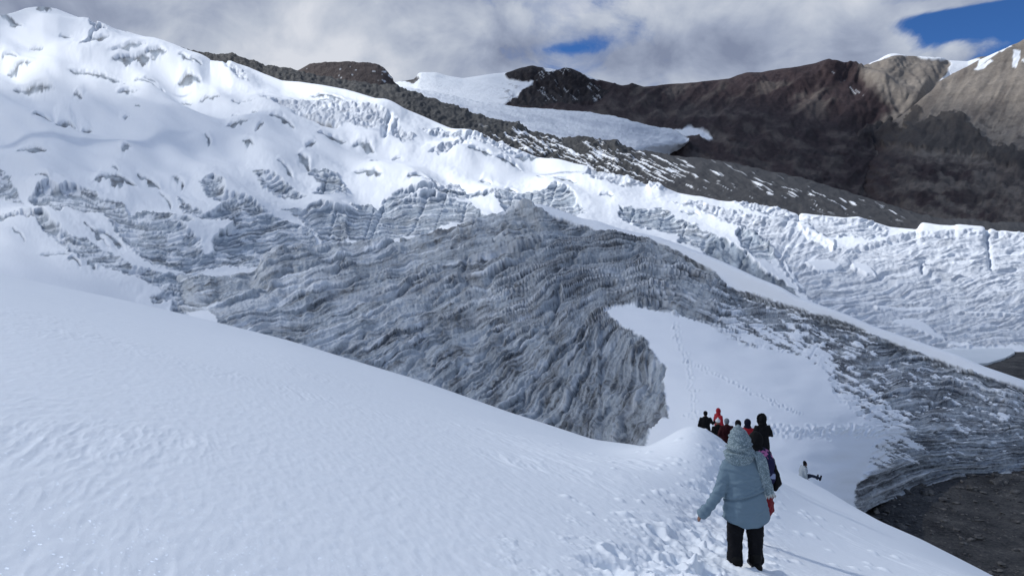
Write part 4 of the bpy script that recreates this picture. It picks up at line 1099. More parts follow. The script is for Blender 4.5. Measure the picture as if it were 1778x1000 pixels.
bm.to_mesh(me)
bm.free()
me.materials.append(m)
o = bpy.data.objects.new("frozen_pond_water", me)
sc.collection.objects.link(o)
o['kind'] = 'structure'
# ------------------------------------------------------------------ G: thin clouds overhead (outside the picture) that shade parts of the place
def cloud(loc, rad, thick, seed, edge0, edge1, dens):
    """lumpy flattened cloud body; its edge thins out"""
    bm = bmesh.new()
    bmesh.ops.create_icosphere(bm, subdivisions=5, radius=1.0)
    co = np.array([v.co[:] for v in bm.verts])
    k = 1 + .22 * fbm(co[:, 0] * 1.6 + seed, co[:, 1] * 1.6 + co[:, 2], 4, seed)
    for v, kk in zip(bm.verts, k):
        v.co = Vector((v.co.x * kk * rad[0], v.co.y * kk * rad[1], v.co.z * kk * thick))
    for f in bm.faces:
        f.smooth = True
    me = bpy.data.meshes.new("cloud")
    bm.to_mesh(me)
    bm.free()
    m = bpy.data.materials.new("thin_cloud")
    m.use_nodes = True
    t = m.node_tree
    t.nodes.clear()
    o = t.nodes.new('ShaderNodeOutputMaterial')
    tr = t.nodes.new('ShaderNodeBsdfTransparent')
    df = N(t, 'ShaderNodeBsdfTranslucent', Color=(.9, .92, .95, 1))
    mx = t.nodes.new('ShaderNodeMixShader')
    tc = t.nodes.new('ShaderNodeTexCoord')
    mp = t.nodes.new('ShaderNodeMapping')
    mp.inputs['Scale'].default_value = (1 / rad[0], 1 / rad[1], 0)
    t.links.new(tc.outputs['Object'], mp.inputs[0])
    ln = t.nodes.new('ShaderNodeVectorMath')
    ln.operation = 'LENGTH'
    t.links.new(mp.outputs[0], ln.inputs[0])
    nz = N(t, 'ShaderNodeTexNoise', Scale=2.2, Detail=3.0, Roughness=.5)
    t.links.new(mp.outputs[0], nz.inputs['Vector'])
    r = mth(t, 'ADD', ln.outputs['Value'], mth(t, 'MULTIPLY', mth(t, 'SUBTRACT', nz.outputs[0], .5), .7))
    f = N(t, 'ShaderNodeMapRange', interpolation_type='SMOOTHSTEP')
    t.links.new(r, f.inputs[0])
    for i_, v_ in ((1, edge0), (2, edge1), (3, dens), (4, 0.0)):
        f.inputs[i_].default_value = v_
    t.links.new(f.outputs[0], mx.inputs[0])
    t.links.new(tr.outputs[0], mx.inputs[1])
    t.links.new(df.outputs[0], mx.inputs[2])
    t.links.new(mx.outputs[0], o.inputs[0])
    me.materials.append(m)
    ob = bpy.data.objects.new("cloud", me)
    ob.location = loc
    ob['kind'] = 'structure'
    sc.collection.objects.link(ob)
    return ob


def above(x, y, z, hgt):
    """the point at height hgt above (x, y, z) on the line to the sun"""
    k = hgt / sd.z
    return (x + sd.x * k, y + sd.y * k, z + sd.z * k)


cloud(above(25, 85, -5, 430), (330, 260), 26, 3, .16, .70, .54)
cloud(above(-260, 330, 60, 430), (270, 260), 24, 5, .45, .85, .56)
cloud(above(-560, 900, 200, 900), (560, 560), 60, 13, .1, .72, .40)  # added out of view to dim the overbright snow dome
cloud(above(800, 2000, 200, 1800), (1500, 2800), 150, 9, .28, .72, .60)
#PEOPLE
# ------------------------------------------------------------------ H: people
def tube(bm, pts, rad, side=None, n=14):
    """closed limb through the joints pts; rad = radius or (across, deep) at each joint"""
    pts = [Vector(p) for p in pts]
    rings = []
    for i, p in enumerate(pts):
        d = (pts[min(i + 1, len(pts) - 1)] - pts[max(i - 1, 0)]).normalized()
        s = Vector(side) if side else (Vector((0, 1, 0)).cross(d) if abs(d.y) < .9 else Vector((1, 0, 0)))
        s = (s - d * s.dot(d)).normalized()
        w = d.cross(s).normalized()
        r = rad[i]
        r = (r, r) if isinstance(r, (int, float)) else r
        rings.append((p, d, s, w, r))
    p, d, s, w, r = rings[0]
    q = min(r)
    seq = [(p - d * q * .7, d, s, w, (r[0] * .45, r[1] * .45)), (p - d * q * .4, d, s, w, (r[0] * .8, r[1] * .8))] + rings
    p, d, s, w, r = rings[-1]
    q = min(r)
    seq += [(p + d * q * .4, d, s, w, (r[0] * .8, r[1] * .8)), (p + d * q * .7, d, s, w, (r[0] * .45, r[1] * .45))]
    vr_ = []
    for p, d, s, w, r in seq:
        vr_.append([bm.verts.new(p + s * r[0] * math.cos(a * 2 * math.pi / n) + w * r[1] * math.sin(a * 2 * math.pi / n)) for a in range(n)])
    for a, b_ in zip(vr_[:-1], vr_[1:]):
        for k in range(n):
            bm.faces.new((a[k], a[(k + 1) % n], b_[(k + 1) % n], b_[k]))
    bm.faces.new(vr_[0][::-1])
    bm.faces.new(vr_[-1])


def ball(bm, c, r, rot=None):
    mtx = Matrix.Translation(c) @ (rot.to_4x4() if rot else Matrix.Identity(4)) @ Matrix.Diagonal((r[0], r[1], r[2], 1))
    bmesh.ops.create_icosphere(bm, subdivisions=3, radius=1.0, matrix=mtx)


def fuse(bm, voxel, smooth=4, fold=None, name="m"):
    """union of the pieces as one continuous surface, smoothed, with cloth folds pressed in"""
    bmesh.ops.recalc_face_normals(bm, faces=bm.faces)
    me = bpy.data.meshes.new("raw")
    bm.to_mesh(me)
    bm.free()
    o = bpy.data.objects.new("raw", me)
    sc.collection.objects.link(o)
    r = o.modifiers.new("r", 'REMESH')
    r.mode = 'VOXEL'
    r.voxel_size = voxel
    if smooth:
        s = o.modifiers.new("s", 'SMOOTH')
        s.factor = .5
        s.iterations = smooth
    dg = bpy.context.evaluated_depsgraph_get()
    dg.update()
    res = bpy.data.meshes.new_from_object(o.evaluated_get(dg))
    bpy.data.objects.remove(o)
    bpy.data.meshes.remove(me)
    res.name = name
    res.polygons.foreach_set('use_smooth', np.full(len(res.polygons), True))
    if fold is not None:
        nv = len(res.vertices)
        co = np.empty(nv * 3, np.float32)
        no = np.empty(nv * 3, np.float32)
        res.vertices.foreach_get('co', co)
        res.vertex_normals.foreach_get('vector', no)
        co = co.reshape(-1, 3).astype(float)
        no = no.reshape(-1, 3)
        co += no * fold(co[:, 0], co[:, 1], co[:, 2])[:, None]
        res.vertices.foreach_set('co', co.astype(np.float32).reshape(-1))
        res.update()
    return res


def cloth(name, col, rough=.9, weave=900, var=.25, col2=None, cell=0):
    m, t, b = new_mat(name)
    n = obj_noise(t, weave, 2, .6)
    n2 = obj_noise(t, 9, 4, .6)
    k = mth(t, 'ADD', mth(t, 'MULTIPLY', n, .5), mth(t, 'MULTIPLY', n2, .5))
    c = mixc(t, k, tuple(x * (1 - var) for x in col), tuple(x * (1 + var) for x in col))
    if col2:
        v = N(t, 'ShaderNodeTexVoronoi', Scale=cell)
        tcc = t.nodes.new('ShaderNodeTexCoord')
        t.links.new(tcc.outputs['Object'], v.inputs['Vector'])
        s_ = t.nodes.new('ShaderNodeSeparateColor')
        t.links.new(v.outputs['Color'], s_.inputs[0])
        c = mixc(t, mth(t, 'MULTIPLY', mth(t, 'GREATER_THAN', s_.outputs[0], .62), .75), c, col2)
    t.links.new(c, b.inputs['Base Color'])
    b.inputs['Roughness'].default_value = rough
    b.inputs['Specular IOR Level'].default_value = .12
    b.inputs['Sheen Weight'].default_value = .08 if max(col) > .1 else 0.0
    bump(t, b, n, .25, .004)
    return m


M_SKIN, t_, b_ = new_mat("skin")
b_.inputs['Base Color'].default_value = (.20, .105, .07, 1)
b_.inputs['Roughness'].default_value = .55
M_EYE, t_, b_ = new_mat("eye_and_lip")
b_.inputs['Base Color'].default_value = (.03, .015, .012, 1)


def folds(amp, seed, fx=9, fz=14):
    def f(x, y, z):
        u = np.arctan2(y, x)
        return amp * (ridged(x * fx + y * 3, z * fz + x * 4, 2, seed) - .5) + amp * .8 * fbm(x * 14, z * 7 + y * 5, 2, seed + 3) + amp * .4 * np.sin(u * 9 + z * 5)
    return f


def hand(bm, wrist, dirv, thumb, s=1.0, curl=.5, r=.0088):
    """palm with five separate bent fingers; thumb leaves the side of the palm near its base"""
    d = Vector(dirv).normalized()
    th = Vector(thumb)
    th = (th - d * th.dot(d)).normalized()
    nrm = d.cross(th).normalized()       # palm normal
    w = Vector(wrist)
    tube(bm, [w, w + d * .045 * s, w + d * .085 * s], [(.026 * s, .018 * s), (.040 * s, .015 * s), (.038 * s, .013 * s)], side=th)
    for k, (off, L) in enumerate(((.030, .070), (.011, .078), (-.010, .073), (-.029, .057))):
        b0 = w + d * .085 * s + th * off * s
        c1 = d * math.cos(curl * .6) + nrm * math.sin(curl * .6)
        c2 = d * math.cos(curl * 1.5 + .05 * k) + nrm * math.sin(curl * 1.5 + .05 * k)
        c3 = d * math.cos(curl * 2.2) + nrm * math.sin(curl * 2.2)
        p1 = b0 + c1 * L * .45 * s
        p2 = p1 + c2 * L * .32 * s
        p3 = p2 + c3 * L * .23 * s
        tube(bm, [b0 - d * .02 * s, b0, p1, p2, p3], [r * 1.1 * s, r * 1.1 * s, r * s, r * .9 * s, r * .75 * s], n=8)
    b0 = w + d * .025 * s + th * .026 * s
    p1 = b0 + (d * .55 + th * .8 + nrm * .2).normalized() * .035 * s
    p2 = p1 + (d * .9 + th * .35 + nrm * .3).normalized() * .030 * s
    tube(bm, [w + d * .02 * s, b0, p1, p2], [r * 1.4 * s, r * 1.4 * s, r * 1.1 * s, r * .85 * s], n=8)


def add_child(parent, name, me, mat, label=None):
    me.materials.clear()
    me.materials.append(mat)
    me.name = name
    o = bpy.data.objects.new(name, me)
    sc.collection.objects.link(o)
    o.parent = parent
    if label:
        o['label'] = label
    return o


def build_body(pz, vox, H):
    """pz: pose dict of joints in metres (local, facing +Y)"""
    bm = bmesh.new()
    hd = Vector(pz['head'])
    nk = Vector(pz['neck'])
    ch = Vector(pz['chest'])
    pv = Vector(pz['pelvis'])
    f = Vector(pz.get('face', (0, 1, 0))).normalized()
    sd_ = f.cross(Vector((0, 0, 1))).normalized()
    side = Vector(pz.get('side', (1, 0, 0)))
    mid_ = pv.lerp(ch, .45)
    tube(bm, [pv - (ch - pv) * .12, pv, mid_, ch, ch.lerp(nk, .55), nk, nk.lerp(hd, .6)], [(.13, .10), (.155, .11), (.125, .09), (.165, .105), (.13, .08), (.052, .052), (.052, .055)], side=side)
    ball(bm, hd, (.075, .093, .112), Matrix((sd_, f, Vector((0, 0, 1)))).transposed())
    ball(bm, hd + f * .03 + Vector((0, 0, -.06)), (.05, .06, .05), Matrix((sd_, f, Vector((0, 0, 1)))).transposed())
    tube(bm, [hd + f * .085 + Vector((0, 0, .012)), hd + f * .108 + Vector((0, 0, -.022))], [.009, .013], n=8)
    tube(bm, [hd + f * .082 - sd_ * .022 + Vector((0, 0, -.055)), hd + f * .090 + Vector((0, 0, -.054)), hd + f * .082 + sd_ * .022 + Vector((0, 0, -.055))], [.008, .011, .008], n=8)
    for s in (-1, 1):
        ball(bm, hd + sd_ * .077 * s + f * -.005 + Vector((0, 0, -.005)), (.012, .020, .030), Matrix((sd_, f, Vector((0, 0, 1)))).transposed())
    for a in pz['arms']:
        sh, el, wr = (Vector(v) for v in a[:3])
        tube(bm, [ch.lerp(sh, .7), sh, sh.lerp(el, .5), el, el.lerp(wr, .4), wr], [.05, .052, .045, .036, .038, .024])
        hand(bm, wr, a[3] if len(a) > 3 else (wr - el), a[4] if len(a) > 4 else (0, 1, .2), curl=a[5] if len(a) > 5 else .45, r=max(.0088, vox * .8))
    for l in pz['legs']:
        hp, kn, an = (Vector(v) for v in l[:3])
        toe = Vector(l[3]) if len(l) > 3 else an + Vector((0, .16, -.05))
        tube(bm, [pv.lerp(hp, .6), hp, hp.lerp(kn, .5), kn, kn.lerp(an, .35), an], [.085, .085, .072, .050, .052, .034])
        tube(bm, [an + (an - toe).normalized() * .04 + Vector((0, 0, -.03)), an + Vector((0, 0, -.035)), toe], [(.035, .035), (.040, .038), (.042, .024)], side=side)
    me = fuse(bm, vox, 3, name="person")
    me.materials.append(M_SKIN)
    me.materials.append(M_EYE)
    cs = [(hd + f * .088 + sd_ * .031 * s + Vector((0, 0, .008)), .013) for s in (-1, 1)] + [(hd + f * .097 + Vector((0, 0, -.056)), .014)]
    for p in me.polygons:
        c = p.center
        for q, rr in cs:
            if (c - q).length < rr:
                p.material_index = 1
    return me


def stand(H=1.65, lean=0.0, arms='down', step=.06, w=1.0, bend=0):
    k = H / 1.65
    def v(x, y, z):
        return (x * k, (y + lean * max(z - .9, 0)) * k, z * k)
    A = {
        'down': lambda s: [v(.17 * s, 0, 1.335), v(.25 * s, -.02, 1.08), v(.26 * s, .08, .86)],
        'front': lambda s: [v(.165 * s, 0, 1.325), v(.27 * s, .0, 1.08), v(.12 * s, .22, 1.06)],
        'point': lambda s: [v(.17 * s, 0, 1.335), v(.30 * s, .05, 1.12), v(.46 * s, .22, 1.26)],
    }
    if isinstance(arms, str):
        arms = (arms, arms)
    al_, ar_ = A[arms[0]](-1), A[arms[1]](1)
    return dict(head=v(0, .02, 1.53), neck=v(0, 0, 1.42), chest=v(0, 0, 1.24), pelvis=v(0, 0, .92), arms=[al_, ar_],
                legs=[[v(-.09, 0, .88), v(-.10, .02 + step, .47), v(-.11, step * 1.2, .085)], [v(.09, 0, .88), v(.10, .02 - step * .4, .47), v(.11, -step, .085)]], k=k)


def garment_top(pz, hem, wid=1.0, flare=1.0, vox=.014, seed=1, thick=1.0, amp=.008):
    k = pz['k']
    bm = bmesh.new()
    nk, ch, pv = Vector(pz['neck']), Vector(pz['chest']), Vector(pz['pelvis'])
    side = Vector(pz.get('side', (1, 0, 0)))
    hm = pv + (pv - ch).normalized() * hem * k if not pz.get('hempt') else Vector(pz['hempt'])
    w = wid * k
    tube(bm, [hm, pv.lerp(hm, .4), pv, pv.lerp(ch, .45), ch, ch.lerp(nk, .45), nk.lerp(ch, .12), nk],
         [(.20 * w * flare, .165 * w * flare), (.195 * w * (1 + flare) / 2, .16 * w), (.185 * w, .15 * w), (.165 * w, .135 * w), (.19 * w, .14 * w), (.175 * w, .115 * w), (.10 * w, .085 * w), (.07 * k, .07 * k)], side=side)
    for a in pz['arms']:
        sh, el, wr = (Vector(v) for v in a[:3])
        tube(bm, [ch.lerp(sh, .75), sh, sh.lerp(el, .5), el, el.lerp(wr, .5), wr], [.075 * k * thick, .078 * k * thick, .070 * k * thick, .062 * k * thick, .056 * k * thick, .050 * k * thick])
    return fuse(bm, vox, 3, folds(amp, seed))


def garment_legs(pz, vox=.014, seed=2, r=1.0, amp=.006):
    k = pz['k']
    bm = bmesh.new()
    pv, ch = Vector(pz['pelvis']), Vector(pz['chest'])
    side = Vector(pz.get('side', (1, 0, 0)))
    tube(bm, [pv + (pv - ch) * .15, pv, pv.lerp(ch, .3)], [(.16 * k, .12 * k), (.168 * k, .125 * k), (.15 * k, .11 * k)], side=side)
    for l in pz['legs']:
        hp, kn, an = (Vector(v) for v in l[:3])
        tube(bm, [pv.lerp(hp, .7), hp, hp.lerp(kn, .5), kn, kn.lerp(an, .5), an + (kn - an).normalized() * .03], [.10 * k * r, .102 * k * r, .090 * k * r, .070 * k * r, .066 * k * r, .062 * k * r])
    return fuse(bm, vox, 3, folds(amp, seed))


def boots_mesh(pz, vox=.014):
    bm = bmesh.new()
    side = Vector(pz.get('side', (1, 0, 0)))
    for l in pz['legs']:
        kn, an = Vector(l[1]), Vector(l[2])
        toe = Vector(l[3]) if len(l) > 3 else an + Vector((0, .17, -.05))
        tube(bm, [an.lerp(kn, .35), an, an + Vector((0, 0, -.02))], [.055, .050, .05])
        tube(bm, [an + (an - toe).normalized() * .05 + Vector((0, 0, -.03)), an + Vector((0, 0, -.03)), toe], [(.045, .05), (.05, .05), (.05, .034)], side=side)
    return fuse(bm, vox, 2)


def hat_mesh(pz, kind, vox=.012):
    bm = bmesh.new()
    hd = Vector(pz['head'])
    f = Vector(pz.get('face', (0, 1, 0))).normalized()
    sd_ = f.cross(Vector((0, 0, 1))).normalized()
    R_ = Matrix((sd_, f, Vector((0, 0, 1)))).transposed()
    up = Vector((0, 0, 1))
    if kind == 'beanie':
        ball(bm, hd - f * .018 + up * .045, (.088, .098, .085), R_)
        ball(bm, hd - f * .03 + up * .0, (.084, .082, .08), R_)
    elif kind == 'pompom':
        ball(bm, hd - f * .018 + up * .045, (.088, .098, .085), R_)
        ball(bm, hd - f * .02 + up * .14, (.035, .035, .032), R_)
    elif kind == 'hood':
        ball(bm, hd - f * .030 + up * .015, (.108, .105, .135), R_)
        ball(bm, hd - f * .03 - up * .12, (.12, .10, .075), R_)
    elif kind == 'fur':
        ball(bm, hd - f * .025 + up * .015, (.115, .11, .14), R_)
        ball(bm, hd - f * .03 - up * .12, (.13, .11, .08), R_)
    elif kind == 'hair':
        ball(bm, hd - f * .025 + up * .018, (.090, .098, .115), R_)
        tube(bm, [hd - f * .05, hd - f * .06 - up * .12, hd - f * .06 - up * .2], [.06, .05, .03])
    return fuse(bm, vox, 2, folds(.003, 5))


def fur_ring(pz):
    """ruff of fur round the hood opening"""
    hd = Vector(pz['head'])
    f = Vector(pz.get('face', (0, 1, 0))).normalized()
    sd_ = f.cross(Vector((0, 0, 1))).normalized()
    bm = bmesh.new()
    rs_ = random.Random(3)
    for i in range(30):
        a = i / 30 * 2 * math.pi
        c = hd + f * .035 + sd_ * math.cos(a) * .115 + Vector((0, 0, math.sin(a) * .145 + .01))
        e = c + (sd_ * math.cos(a) + Vector((0, 0, math.sin(a)))) * .035 + f * rs_.uniform(-.03, .02)
        tube(bm, [c, e], [.036, .016], n=7)
    return fuse(bm, .010, 1, folds(.008, 8, 40, 40))


def place(px, d, dz=0.0):
    return ((px - 889) / F * d, d, ground_z(px, d) + dz)


def make_person(loc, heading, pz, top, legs, boots, hatk, hatm, label, hem=.1, wid=1.0, flare=1.0, vox=.014, extra=None, seed=1, group=None, topname='jacket', hatname='hood', thick=1.0):
    me = build_body(pz, vox, 1.65)
    o = bpy.data.objects.new("person", me)
    sc.collection.objects.link(o)
    o.location = loc
    o.rotation_euler = (0, 0, heading)
    o['label'] = label
    o['category'] = 'person'
    if group:
        o['group'] = group
    add_child(o, topname, garment_top(pz, hem, wid, flare, vox, seed, thick), top)
    add_child(o, 'trousers', garment_legs(pz, vox, seed + 1), legs)
    add_child(o, 'boots', boots_mesh(pz, vox), boots)
    if hatk:
        add_child(o, hatname, hat_mesh(pz, hatk), hatm)
    if extra:
        extra(o, pz)
    return o


BLACK = cloth("black_cloth", (.006, .006, .007), .8)
BLACK2 = cloth("dark_trousers", (.008, .008, .010), .85)
NAVY = cloth("navy_cloth", (.008, .009, .022), .85)
RED = cloth("red_shell", (.30, .012, .022), .6)
MAROON = cloth("maroon_cloth", (.030, .006, .008), .85)
WHITEK = cloth("white_knit", (.62, .63, .66), .95)
GREYK = cloth("grey_knit", (.16, .18, .20), .95)
PALE = cloth("pale_grey_cloth", (.34, .38, .41), .9)
DENIM = cloth("dark_denim", (.016, .024, .045), .9)
BOOTM = cloth("boot_leather", (.008, .008, .008), .5)
GRP = "walkers queuing along the snow trail"

# --- far group on the trail
make_person(place(1225, 31), math.radians(-10), stand(1.68, arms=('down', 'point')), BLACK, DENIM, BOOTM, 'beanie', BLACK, "person in black jacket with one arm held out, first at the left of the group", hem=.12, wid=1.12, group=GRP, seed=3, hatname='cap')
make_person(place(1247.5, 33), math.radians(-70), stand(1.74), RED, RED, BOOTM, 'hood', RED, "person in bright red hooded suit seen side-on above the white hat", hem=.15, wid=1.0, group=GRP, seed=5)
make_person(place(1246.5, 27.5), math.radians(15), stand(1.62), BLACK, BLACK2, BOOTM, 'pompom', WHITEK, "person in black coat and white knitted hat, standing below the red suit", hem=.3, wid=1.12, group=GRP, seed=7, topname='coat', hatname='hat')
make_person(place(1262, 26, -.12), math.radians(5), stand(1.66, arms='front'), MAROON, BLACK2, BOOTM, 'beanie', GREYK, "person in wide dark maroon coat and grey knitted hat", hem=.32, wid=1.3, flare=1.15, group=GRP, seed=9, topname='coat', hatname='hat', thick=1.1)
make_person(place(1270.5, 29.5), math.radians(165), stand(1.68), MAROON, BLACK2, BOOTM, 'beanie', NAVY, "person in navy beanie who has turned round to face the camera", hem=.12, wid=1.0, group=GRP, seed=11, hatname='beanie')
make_person(place(1281.5, 25.3, -.1), math.radians(-8), stand(1.64), MAROON, BLACK2, BOOTM, 'hood', BLACK, "person in black hood just behind the blue-grey headscarf", hem=.2, wid=1.05, group=GRP, seed=13)
make_person(place(1298, 23.5, -.12), math.radians(-12), stand(1.65), RED, BLACK2, BOOTM, 'hood', NAVY, "person in navy hood and red jacket, left of the long black coat", hem=.18, wid=1.1, group=GRP, seed=15)


def p_fur(o, pz):
    add_child(o, 'fur_trim', fur_ring(pz), BLACK)


make_person(place(1324, 21.5), math.radians(6), stand(1.66, arms='front'), BLACK, BLACK2, BOOTM, 'fur', BLACK, "person in long black coat with a wide fur-trimmed hood", hem=.36, wid=1.05, flare=1.0, group=GRP, seed=17, extra=p_fur, topname='coat', thick=1.05)


# --- patterned shawl walker right behind the woman in front
def p_shawl(o, pz):
    m, t, b = new_mat("patterned_shawl")
    v = N(t, 'ShaderNodeTexVoronoi', Scale=22.0)
    tcc = t.nodes.new('ShaderNodeTexCoord')
    t.links.new(tcc.outputs['Object'], v.inputs['Vector'])
    s_ = t.nodes.new('ShaderNodeSeparateColor')
    t.links.new(v.outputs['Color'], s_.inputs[0])
    sz_ = t.nodes.new('ShaderNodeSeparateXYZ')
    t.links.new(tcc.outputs['Object'], sz_.inputs[0])
    bandz = mth(t, 'MULTIPLY', mth(t, 'GREATER_THAN', sz_.outputs[2], 1.27), mth(t, 'LESS_THAN', sz_.outputs[2], 1.42))
    bandz2 = mth(t, 'MULTIPLY', mth(t, 'GREATER_THAN', sz_.outputs[2], .98), mth(t, 'LESS_THAN', sz_.outputs[2], 1.06))
    pk = mth(t, 'MULTIPLY', bandz, mth(t, 'GREATER_THAN', s_.outputs[1], .55))
    wh = mth(t, 'MULTIPLY', bandz2, mth(t, 'GREATER_THAN', s_.outputs[2], .5))
    c = mixc(t, pk, (.010, .010, .045), (.42, .13, .30))
    c = mixc(t, wh, c, (.25, .28, .42))
    t.links.new(c, b.inputs['Base Color'])
    k = pz['k']
    bm = bmesh.new()
    tube(bm, [(0, 0, .98 * k), (0, 0, 1.1 * k), (0, 0, 1.25 * k), (0, 0, 1.36 * k), (0, 0, 1.44 * k)], [(.295, .215), (.295, .21), (.285, .20), (.225, .16), (.09, .085)], side=(1, 0, 0), n=20)
    add_child(o, 'shawl', fuse(bm, .012, 3, folds(.012, 33)), m)
    bm = bmesh.new()
    tube(bm, [(.03, 0, .50), (.03, 0, .7), (.02, 0, .95)], [(.235, .2), (.225, .19), (.19, .15)], side=(1, 0, 0), n=20)
    add_child(o, 'skirt', fuse(bm, .012, 3, folds(.014, 37)), REDT)
    bm = bmesh.new()
    tube(bm, [(.24, -.04, 1.16), (.28, -.04, 1.02), (.31, -.03, .90), (.27, -.02, .80)], [(.045, .08), (.055, .09), (.06, .09), (.03, .05)], side=(1, 0, 0))  # black bulge standing for the bent right sleeve
    add_child(o, 'sleeve_elbow', fuse(bm, .012, 2, folds(.006, 35)), BLACK)


REDT = cloth("red_trousers", (.16, .010, .016), .8)
pp = stand(1.62, arms='front')
pp['legs'] = [[(-.08, 0, .86), (-.05, .06, .46), (-.02, .06, .085)], [(.05, 0, .86), (.04, 0, .46), (.05, -.05, .085)]]
make_person(place(1312, 11.0), math.radians(-5), pp, NAVY, BLACK2, BOOTM, 'hood', BLACK, "person in navy and pink patterned shawl, half hidden behind the blue-grey sweater", hem=.12, wid=1.15, vox=.012, extra=p_shawl, seed=19, group=GRP)


# --- sitting figure on the slope
def seat_pose():
    return dict(head=(0, .10, .76), neck=(0, .05, .64), chest=(0, .00, .46), pelvis=(0, -.05, .12), face=(0, 1, -.35), k=1.0, hempt=(0, -.07, .04),
                arms=[[(-.18, .03, .58), (-.25, -.02, .32), (-.22, .02, .10), (0, .4, -.3), (1, 0, 0)], [(.18, .03, .58), (.24, .02, .32), (.21, .08, .10), (0, .4, -.3), (-1, 0, 0)]],
                legs=[[(-.09, 0, .12), (-.10, .42, .16), (-.11, .82, .05), (-.12, .86, .18)], [(.09, 0, .12), (.10, .44, .19), (.11, .84, .06), (.13, .88, .20)]])


def p_scarf(o, pz):
    bm = bmesh.new()
    tube(bm, [(0, .10, .62), (0, .16, .55), (.02, .19, .45), (.03, .19, .34)], [(.09, .06), (.06, .04), (.045, .025), (.05, .02)], side=(1, 0, 0))
    add_child(o, 'scarf', fuse(bm, .010, 2), BLACK)


so = make_person(place(1394, 36, -.02), math.radians(-82), seat_pose(), PALE, DENIM, BOOTM, 'hair', BLACK, "person in pale grey jacket sitting alone on the snow with legs stretched out", wid=1.05, extra=p_scarf, seed=23, hatname='hair', thick=1.05)
so.rotation_euler = (math.radians(-2), math.radians(0), math.radians(-82))

# --- woman in the foreground, seen from behind
K = .00646


def wp_(px, py, y=0.0):
    return ((px - 1290) * K, y, (990 - py) * K)


pz = dict(k=1.0, head=wp_(1283, 766, .02), neck=wp_(1285, 788, .0), chest=wp_(1289, 812, 0), pelvis=wp_(1292, 862, 0), face=(-.05, 1, -.15),
          arms=[[wp_(1265, 808, 0), wp_(1249, 847, -.03), wp_(1225, 884, -.042), (-.6, .05, -.55), (.2, 1, .3), .35],
                [wp_(1316, 808, 0), wp_(1330, 834, .03), wp_(1337, 856, .08), (.45, .35, -.5), (-.3, 1, .2), .5]],
          legs=[[wp_(1278, 868), wp_(1277, 925, .02), wp_(1276, 974, .0), wp_(1276, 988, .12)], [wp_(1308, 868), wp_(1311, 925, .0), wp_(1314, 970, .03), wp_(1314, 983, .15)]])
me = build_body(pz, .007, 1.62)
W = bpy.data.objects.new("person", me)
sc.collection.objects.link(W)
wl = place(1290, 8.3)
W.location = (wl[0], 8.3, -(990 - HOR) / F * 8.3)
W['label'] = "woman in blue-grey sweater, speckled headscarf and black trousers walking away in the foreground"
W['category'] = "person"
SWEAT = cloth("blue_grey_sweater", (.155, .222, .272), .9, 260, .10)
SCARF = cloth("speckled_scarf", (.145, .20, .225), .85, 300, .18, (.33, .40, .43), 110)
FRINGE = cloth("pale_fringe", (.50, .53, .52), .9, 200)
bm = bmesh.new()
rings = [(922, 1296.5, .266, .20), (897, 1295.5, .262, .20), (880, 1294, .250, .195), (862, 1292.5, .232, .18), (856, 1292, .224, .172), (845, 1291, .222, .17), (828, 1290, .218, .16), (812, 1290, .226, .155), (802, 1289.5, .222, .14), (794, 1288, .185, .115), (787, 1286, .11, .09), (782, 1285, .08, .08)]
tube(bm, [wp_(c, y_) for y_, c, rx, ry in rings], [(rx, ry) for y_, c, rx, ry in rings], side=(1, 0, 0), n=32)
tube(bm, [wp_(1272, 803), wp_(1264, 806), wp_(1256, 826, -.015), wp_(1250, 846, -.03), wp_(1240, 863, -.035), wp_(1228, 879, -.04), wp_(1219, 889, -.045)], [.07, .076, .072, .066, .058, .058, .072])
tube(bm, [wp_(1308, 803), wp_(1318, 806), wp_(1326, 820, .02), wp_(1331, 836, .03), wp_(1336, 852, .07)], [.07, .076, .07, .062, .058])


def sweater_fold(x, y, z):
    r = .004 * fbm(x * 9, z * 16, 3, 71)
    # drapes gathered at the waist and pulled across the back
    zz = z - .86 - .05 * np.sin(x * 6)
    r -= .022 * np.exp(-(zz / .012) ** 2) * (np.abs(x) < .25)
    r += .012 * np.exp(-((zz - .03) / .022) ** 2)
    for k_, (z0, sl, a_) in enumerate(((.93, .22, .007), (.98, -.30, .006), (1.04, .35, .005), (1.12, -.12, .004), (.74, -.15, .004), (.66, .3, .003))):
        q_ = z - z0 - sl * x - .02 * np.sin(x * 11 + k_)
        r += a_ * np.exp(-(q_ / .014) ** 2) - a_ * .8 * np.exp(-((q_ + .025) / .014) ** 2)
    # vertical soft pleats below the waist and down from the armpits
    r += .007 * np.sin(x * 34 + 2 * np.sin(z * 5)) * sstep(.84, .6, z)
    r += .006 * np.exp(-((x + .19 + .15 * (1.15 - z)) / .02) ** 2) * (z > .85)
    # sleeve wrinkles
    sl_ = (x < -.20)
    r += sl_ * .005 * np.sin((z - .6 * x) * 62 + 5 * np.sin(y * 20) + 3 * fbm(x * 9, z * 9, 2, 73)) * sstep(.75, .95, z + 0.0 * x) * sstep(1.15, .95, z)
    r += sl_ * .006 * np.sin((z * .8 + x) * 60) * sstep(.9, .7, z)
    return r


def flare_bottom(me_):
    for v in me_.vertices:
        zc = .538 + .085 * min(1.3, ((v.co.x - .02) / .28) ** 2) + .006 * math.sin(v.co.x * 40)
        if v.co.z < zc and abs(v.co.x - .03) < .36:
            v.co.z = zc
    me_.update()


